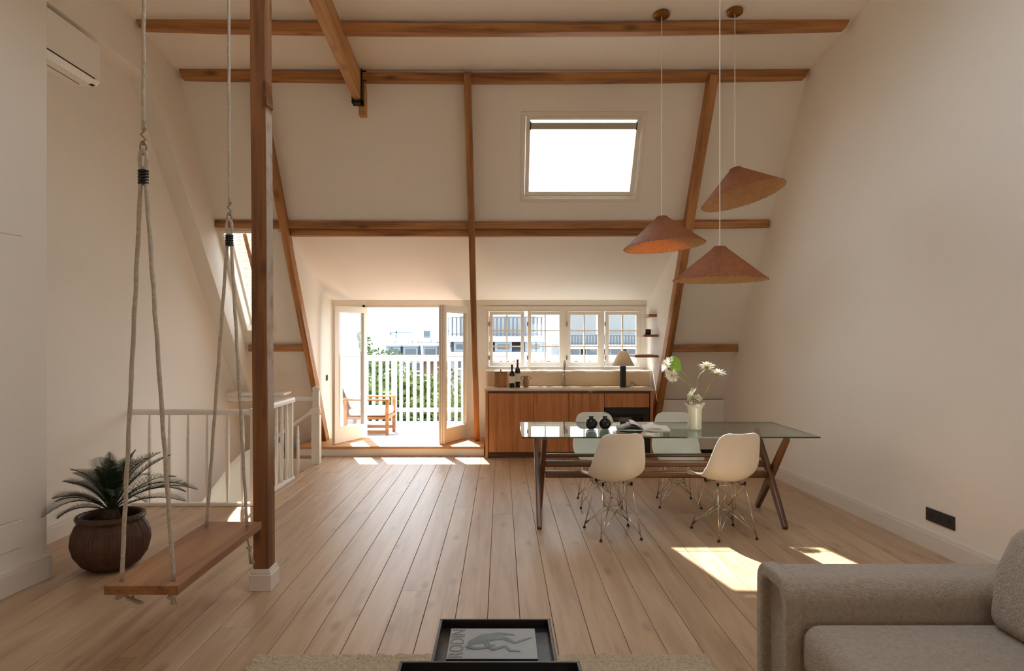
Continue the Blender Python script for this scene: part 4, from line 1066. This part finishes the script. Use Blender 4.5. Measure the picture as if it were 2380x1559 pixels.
# ------------------------------------------------------------------ rug, tray tables, book
q = MB(); rr = random.Random(3)
def rugf(u, v):
    x = -1.19+2.19*u; y = .6+2.70*(1-(1-v)**1.8)
    ed = min(u, 1-u)*2.19; ed2 = (1-v if v > .5 else 1)*2.0; k = min(1, ed/.02, (3.30-y)/.02+.0)
    k = max(0, k); h = .030*(k**.5)
    n = noise.noise(Vector((x*42, y*42, 0)))*.6+noise.noise(Vector((x*90, y*90, 3)))*.5
    return (x+.012*noise.noise(Vector((x*30, y*30, 7))), y+.014*noise.noise(Vector((x*30, y*30, 9))), max(.001, h+.014*n*k))
q.grid(rugf, 340, 200)
rug = tag(q.build('rug', M['rug'], smooth=True, fix=False), 'thick cream wool rug along the bottom edge', 'rug')
def tray(name, x0, x1, y0, y1, z, rim, leg, label):
    o = tag(empty(name, ((x0+x1)/2, (y0+y1)/2, 0.0)), label, 'table'); c = o.location; hx, hy = (x1-x0)/2, (y1-y0)/2
    q = MB(); q.box(-hx, hx, -hy, hy, z-rim-.012, z-rim); q.build('tray', M['blackmat'], o)
    t = .012; q = MB(); q.box(-hx, hx, hy-t, hy, z-rim-.012, z).box(-hx, hx, -hy, -hy+t, z-rim-.012, z).box(-hx, -hx+t, -hy+t, hy-t, z-rim-.012, z).box(hx-t, hx, -hy+t, hy-t, z-rim-.012, z)
    q.build('rim', M['blackmat'], o, bevel=.003)
    for sx in (-1, 1):
        for sy in (-1, 1):
            q = MB(); a = sx*(hx-.04); b = sy*(hy-.04); q.box(a-.016, a+.016, b-.016, b+.016, leg, z-rim-.012); q.build('leg', M['blackmat'], o)
    return o
tray('tray_table', -.266, .212, 2.49, 2.97, .33, .035, .03, 'square black tray table holding the grey book')
tray('tray_table', -.367, .284, 1.75, 2.476, .38, .04, .03, 'larger black tray table at the very bottom edge')
bk = tag(empty('art_book', (-.035, 2.752, .295)), 'grey art book with a sketched figure and title, on the tray table', 'book')
bw, bh = .176, .137
q = MB(); q.box(-bw+.003, bw-.003, -bh+.003, bh-.003, .003, .022); q.build('pages', M['paper'], bk)
q = MB(); q.box(-bw, bw, -bh, bh, .022, .026).box(-bw, bw, -bh, bh, 0, .003); q.build('cover', M['cover'], bk, bevel=.001)
q = MB(); q.box(-bw, bw, -bh-.002, -bh, 0, .026); q.build('spine', M['blackmat'], bk)
cu_ = bpy.data.curves.new('title', 'FONT'); cu_.body = 'RODIN'; cu_.size = .082; cu_.extrude = .0004; cu_.align_x = 'CENTER'; cu_.align_y = 'CENTER'; cu_.space_character = 1.0
to = bpy.data.objects.new('title_lettering', cu_); COL.objects.link(to); to.parent = bk; to.location = (-bw+.036, 0, .0268); to.rotation_euler = (0, 0, PI/2); cu_.materials.append(M['letter'])
cu2 = bpy.data.curves.new('spine_title', 'FONT'); cu2.body = 'RODIN'; cu2.size = .016; cu2.extrude = .0003; cu2.align_y = 'CENTER'
to2 = bpy.data.objects.new('spine_lettering', cu2); COL.objects.link(to2); to2.parent = bk; to2.location = (-bw+.02, -bh-.0025, .013); to2.rotation_euler = (PI/2, 0, 0); cu2.materials.append(M['letter'])
dg = bpy.context.evaluated_depsgraph_get()
for t_ in (to, to2):
    me = bpy.data.meshes.new_from_object(t_.evaluated_get(dg)); nm = t_.name; mw = (t_.location.copy(), t_.rotation_euler.copy())
    bpy.data.objects.remove(t_); o = bpy.data.objects.new(nm, me); COL.objects.link(o); o.parent = bk; o.location, o.rotation_euler = mw
# cover drawing: a loose lying-figure sketch made of flat strokes
def stroke(pts, ws):
    q = MB(); vs_ = []; n = len(pts)
    for i, (x, y) in enumerate(pts):
        a = Vector(pts[max(i-1, 0)]); b = Vector(pts[min(i+1, n-1)]); t = (b-a).normalized(); s = Vector((-t.y, t.x))*ws[i]
        vs_ += [(x+s.x, y+s.y, .0266), (x-s.x, y-s.y, .0266)]
    q.add(vs_, [(i*2, i*2+1, i*2+3, i*2+2) for i in range(n-1)]); return q
q = MB()
for pts, ws in (([(-.10, -.06), (-.085, .01), (-.04, .06), (.03, .085), (.09, .075)], [.006, .014, .018, .014, .004]),
                ([(-.09, .0), (-.04, .02), (.01, .05), (.05, .04), (.09, .0), (.16, .05)], [.016, .022, .02, .014, .010, .003]),
                ([(-.03, .03), (-.02, -.02), (.0, -.06), (.05, -.03), (.07, -.07), (.11, -.075)], [.01, .013, .010, .010, .008, .003]),
                ([(-.11, -.03), (-.07, -.05), (-.03, -.045), (.01, -.02)], [.005, .010, .008, .004])):
    w2 = stroke(pts, ws); zk = .0002+.0003*len(q.v)/10; q.add([(a_, b_, c_+zk) for a_, b_, c_ in w2.v], w2.f)
q.build('cover_drawing', M['art'], bk, fix=False)

# ------------------------------------------------------------------ outdoors
ter = struct(empty('terrace_deck', (-1, 11, 0)), 'sunlit pale board deck of the terrace', 'deck')
q = MB(); q.box(-3.6, 4.6, -1.09, 1.5, -.05, .02); q.build('deck_base', M['deck'], ter)
bm_ = None
for k in range(17):
    if bm_ is None:
        q = MB(); q.box(-3.6, 4.6, 0, .136, .0, .022); bm_ = q.build('deck_board', M['deck'], ter, bevel=.002); d_ = bm_
    else: d_ = bm_.copy(); COL.objects.link(d_)
    d_.location = (0, -1.05+.142*k, .022)
RY = 12.3
rl = tag(empty('terrace_railing', (-1.926, RY, 0)), 'white board railing around the terrace', 'railing')
q = MB(); q.box(-2.6, 5.3, -.02, .025, 1.13, 1.222).box(-2.6, 5.3, -.05, .055, 1.222, 1.24); q.build('top_rail', M['outwhite'], rl, bevel=.004)
q = MB(); q.box(-2.6, 5.3, -.005, .03, .21, .29); q.build('bottom_rail', M['outwhite'], rl)
q = MB(); q.box(-.031, .031, -.03, -.005, 0.05, 1.13); bme = q.mesh('baluster'); bme.materials.append(M['outwhite'])
q = MB(); q.box(-.046, .046, -.05, .03, 0.04, 1.13); pme = q.mesh('post'); pme.materials.append(M['outwhite'])
for k in range(-20, 43):
    if k % 15 == 0: put(pme, 'post', rl, (k*.1235, 0, 0))
    else: put(bme, 'baluster', rl, (k*.1235, 0, 0))
# garden armchair facing right
gc = tag(empty('garden_armchair', (-2.05, 10.65, .045)), 'teak garden armchair with white cushions on the terrace behind the left door', 'armchair')
def gp(name, *b): q_ = MB(); q_.box(*b); return q_.build(name, M['teakout'], gc, bevel=.006)
for y in (-.33, .33):
    gp('leg', .30, .35, y-.02, y+.02, 0, .56); gp('leg', -.33, -.28, y-.02, y+.02, 0, .60)
    gp('armrest', -.35, .36, y-.03, y+.03, .555, .58); gp('side_rail', -.33, .35, y-.015, y+.015, .06, .11)
gp('seat_frame', -.33, .35, -.33, .33, .27, .31)
q = MB(); q.prism([(-.28, .3), (-.24, .3), (-.42, .80), (-.46, .80)], 'y', -.3, .3); q.build('backrest', M['teakout'], gc)
q = MB(); q.box(-.27, .33, -.30, .30, .315, .43); q.build('seat_cushion', M['cush'], gc, bevel=.04, seg=4, smooth=True)
q = MB(); q.prism([(-.24, .43), (-.11, .43), (-.29, .90), (-.41, .88)], 'y', -.30, .30); q.build('back_cushion', M['cush'], gc, bevel=.035, seg=4, smooth=True)
# white slanted neighbour dormer cheek at left
q = MB(); q.prism([(-2.85, -10), (-2.60, -10), (-2.60, 1.15), (-2.68, 1.55), (-2.73, 2.3), (-2.95, 2.3)], 'y', 12.6, 12.7)
tag(q.build('dormer_cheek', M['outwhite']), 'white slanted side of the neighbouring dormer beyond the railing at left', 'wall')
# trees
def tree(px, py_top, d, r, base_z, label, n=2600, mt_='leaf', sq=1.0):
    top = P(px, py_top, d); c = Vector((top.x, d, top.z-r*sq*.92))
    o = tag(empty('tree', (c.x, d, base_z)), label, 'tree', 'trees below the terrace'); rr = random.Random(px)
    q = MB(); q.tube([(0, 0, 0), (0, 0, c.z-base_z)], [.22, .12], 8)
    for k in range(5):
        a = k*1.3; q.tube([(0, 0, (c.z-base_z)*.75), (r*.6*math.cos(a), r*.6*math.sin(a), c.z-base_z+r*.3)], [.08, .02], 6)
    q.build('trunk', M['bark'], o)
    q = MB()
    cl = [Vector((rr.gauss(0, .45), rr.gauss(0, .45), rr.gauss(0, .38)*sq))*r for _ in range(26)]
    for k in range(int(n*1.7)):
        b = cl[k % len(cl)]; v = Vector((rr.gauss(0, 1), rr.gauss(0, 1), rr.gauss(0, 1))).normalized()*r*.38*rr.uniform(.75, 1.05)
        p = b+v; 
        if p.z > r*sq*.92: p.z = r*sq*.92-rr.uniform(0, .15)
        s = rr.uniform(.045, .09); a = Vector((rr.gauss(0, 1), rr.gauss(0, 1), rr.gauss(0, 1))).normalized(); b2 = a.cross(Vector((rr.gauss(0, 1), rr.gauss(0, 1), rr.gauss(0, 1)))).normalized()
        p.z += c.z-base_z
        q.add([p-a*s, p+b2*s*.5, p+a*s, p-b2*s*.5], [(0, 1, 2, 3)])
    q.build('foliage', M[mt_], o, fix=False)
    tag(o.children[-1], kind=None)
tree(880, 806, 17, 1.35, -9, 'bright green tree rising above the railing at left', 5200, 'leaf')
tree(818, 772, 21, 1.7, -9, 'tall tree seen through the left side pane', 4200, 'leaf2')
tree(905, 868, 16, 1.5, -9, 'leafy tree behind the railing balusters left of centre', 6000, 'leaf')
tree(955, 878, 15.5, 1.15, -9, 'low tree behind the middle balusters', 5000, 'leaf')
tree(1010, 912, 15.5, 1.2, -9, 'low tree behind the balusters near the right door leaf', 5000, 'leaf')
tree(1075, 925, 16, 1.2, -9, 'low tree seen through the right door pane', 4000, 'leaf2')
tree(850, 850, 15.5, 1.5, -9, 'dark tree at the far left behind the garden armchair', 5000, 'leaf2')
q = MB(); q.box(-400, 400, 13, 1700, -10.2, -10)
struct(q.build('ground', M['grass']), 'ground far below the terrace', 'ground')
# row of houses
def house(x0p, x1p, d, ytop, yeave, ybot, label, wm, dormers, fence=None, winrows=((850, 900),), storeys=True):
    s = F/d; x0 = (x0p-VX)/s; x1 = (x1p-VX)/s; zt = CZ-(ytop-VY)/s; ze = CZ-(yeave-VY)/s
    o = tag(empty('house', ((x0+x1)/2, d, -10)), label, 'house'); cx_ = o.location.x; W = (x1-x0)/2; Z = lambda z: z+10
    q = MB(); q.box(-W, W, 0, 8, 0, Z(ze)); q.build('wall', M[wm], o)
    q = MB(); q.prism([(-.25, Z(ze)), (1.0, Z(zt)), (7.0, Z(zt)), (8.2, Z(ze))], 'x', -W-.1, W+.1); q.build('mansard_roof', M['slate'], o)
    q = MB(); q.box(-W-.15, W+.15, -.35, .1, Z(ze)-.18, Z(ze)+.05); q.build('gutter', M['outwhite'], o)
    for dp in dormers:
        xd = (dp-VX)/s-cx_; hh = (zt-ze)*.8
        q = MB(); q.box(xd-.42, xd+.42, -.2, 1.2, Z(ze)+.06, Z(ze)+hh).box(xd-.46, xd+.46, -.27, 1.25, Z(ze)+hh+.002, Z(ze)+hh+.09); f_ = q.build('dormer', M['zinc'], o)
        q = MB(); q.box(xd-.30, xd+.30, -.24, -.205, Z(ze)+.2, Z(ze)+hh-.12); q.build('pane', M['winb'], f_)
    for (ya, yb) in winrows:
        za = CZ-(ya-VY)/s; zb = CZ-(yb-VY)/s; xx = -W+1.0; wme = None
        while xx < W-1.0:
            if wme is None:
                q = MB(); q.box(-.5, .5, -.06, .0, 0, za-zb); wf = q.build('window', M['winb'], o); wme = wf
                q = MB(); frame_rect(q, -.55, .55, -.05, za-zb+.05, -.1, -.04, .08); q.box(-.03, .03, -.1, -.04, 0, za-zb); fo = q.build('window_frame', M['outwhite'], wf)
            else:
                wf = copy_tree(wme); wf.parent = o
            wf.location = (xx, 0, Z(zb)); xx += 1.9
    if fence:
        yf0, yf1, xa, xb = fence; za = CZ-(yf1-VY)/s; zb = CZ-(yf0-VY)/s; xa = (xa-VX)/s-cx_; xb = (xb-VX)/s-cx_
        q = MB(); q.box(xa, xb, -.3, 2.5, Z(za)-.28, Z(za)); q.build('roof_terrace', M['outwhite'], o)
        q = MB(); x = xa; q.box(xa, xb, -.22, -.18, Z(zb)-.05, Z(zb)).box(xa, xb, -.22, -.18, Z(za)+.08, Z(za)+.13)
        while x < xb: q.box(x, x+.085, -.21, -.17, Z(za), Z(zb)); x += .2
        q.build('fence_slats', M['slate'], o); q = MB(); q.box(xa+.5, xb-.3, 1.2, 1.3, Z(za), Z(zb)+.1); q.build('screen', M['render'], o)
    return o
house(845, 1038, 40, 799, 832, 960, 'brick house row with slate mansard and dormers beyond the railing', 'brickh', (915, 955, 1000), winrows=((842, 862), (872, 898)))
house(1040, 1266, 34, 788, 820, 960, 'pale house with a slatted roof terrace left of the kitchen window', 'render', (1075, 1170, 1240), fence=(737, 781, 1041, 1262), winrows=((830, 856),))
house(1268, 1560, 46, 800, 832, 960, 'slate-roofed house with roof terrace seen in the right casements', 'render', (1335, 1375, 1430, 1470), fence=(779, 801, 1300, 1540), winrows=((840, 862),))
q = MB(); q.box(-1.2, 1.2, 0, 1.2, 0, 3.2); q.box(1.9, 4.6, .5, 3.2, 0, 2.4)
tag(q.build('roof_cabin', M['render'], loc=P(1345, 801, 47)), 'grey rooftop cabin behind the right casements', 'cabin')
tw_ = tag(empty('tower_block', (P(992, 785, 1500).x, 1500, -10)), 'distant blue-grey tower block on the skyline', 'tower')
q = MB(); q.box(-7, 7, 0, 14, 0, 10+CZ+16); q.build('shaft', M['tower'], tw_)
q = MB()
for k in range(6): q.box(-7.1, 7.1, -.2, 0, 16+k*1.8, 16.6+k*1.8)
q.build('window_bands', M['winb'], tw_)
cn = tag(empty('tower_crane', (P(921, 785, 500).x, 500, -10)), 'thin distant tower crane left of the tower block', 'crane')
q = MB(); q.box(-.5, .5, 0, 1, 0, 17).box(-5, 11, 0, .8, 15.2, 16).box(-5, -3.5, 0, .8, 13.4, 15.2); q.build('mast_and_jib', M['tower'], cn)
rr = random.Random(11)
for i in range(8):
    px = 860+i*24; d = 120+i*9; s = F/d; w_ = rr.uniform(6, 10); h = rr.uniform(9.4, 10.8)
    o = tag(empty('distant_building', ((px-VX)/s, d, -10)), None, 'building', 'low buildings on the far skyline')
    o['label'] = '%s low pale building from the left on the far skyline' % ('first', 'second', 'third', 'fourth', 'fifth', 'sixth', 'seventh', 'eighth')[i]
    q = MB(); q.box(-w_/2, w_/2, 0, 6, 0, h); q.build('wall', M['render'], o)
    q = MB(); q.prism([(-.3, h), (3, h+1.0), (6.3, h)], 'x', -w_/2, w_/2); q.build('roof', M['slate'], o)
# brick chimney outside the left roof window
chm = tag(empty('brick_chimney', (-4.23, 10.9, .9)), 'brown brick chimney wall seen through the narrow roof window', 'chimney')
q = MB(); q.box(.004, 1.0, .006, .6, -10.9, 3.2); q.build('mortar_core', M['mortar'], chm)
q = MB(); q.box(0, .205, -.004, .10, 0, .050); bme1 = q.mesh('brick'); bme1.materials.append(M['brick'])
q = MB(); q.box(0, .097, -.004, .10, 0, .050); bme2 = q.mesh('brick'); bme2.materials.append(M['brick'])
for r in range(50):
    z = r*.064; x = 0
    if r % 2:
        put(bme2, 'brick', chm, (0, rr.uniform(-.003, .003), z)); x = .108
    while x < .88:
        put(bme1, 'brick', chm, (x, rr.uniform(-.003, .003), z)); x += .216
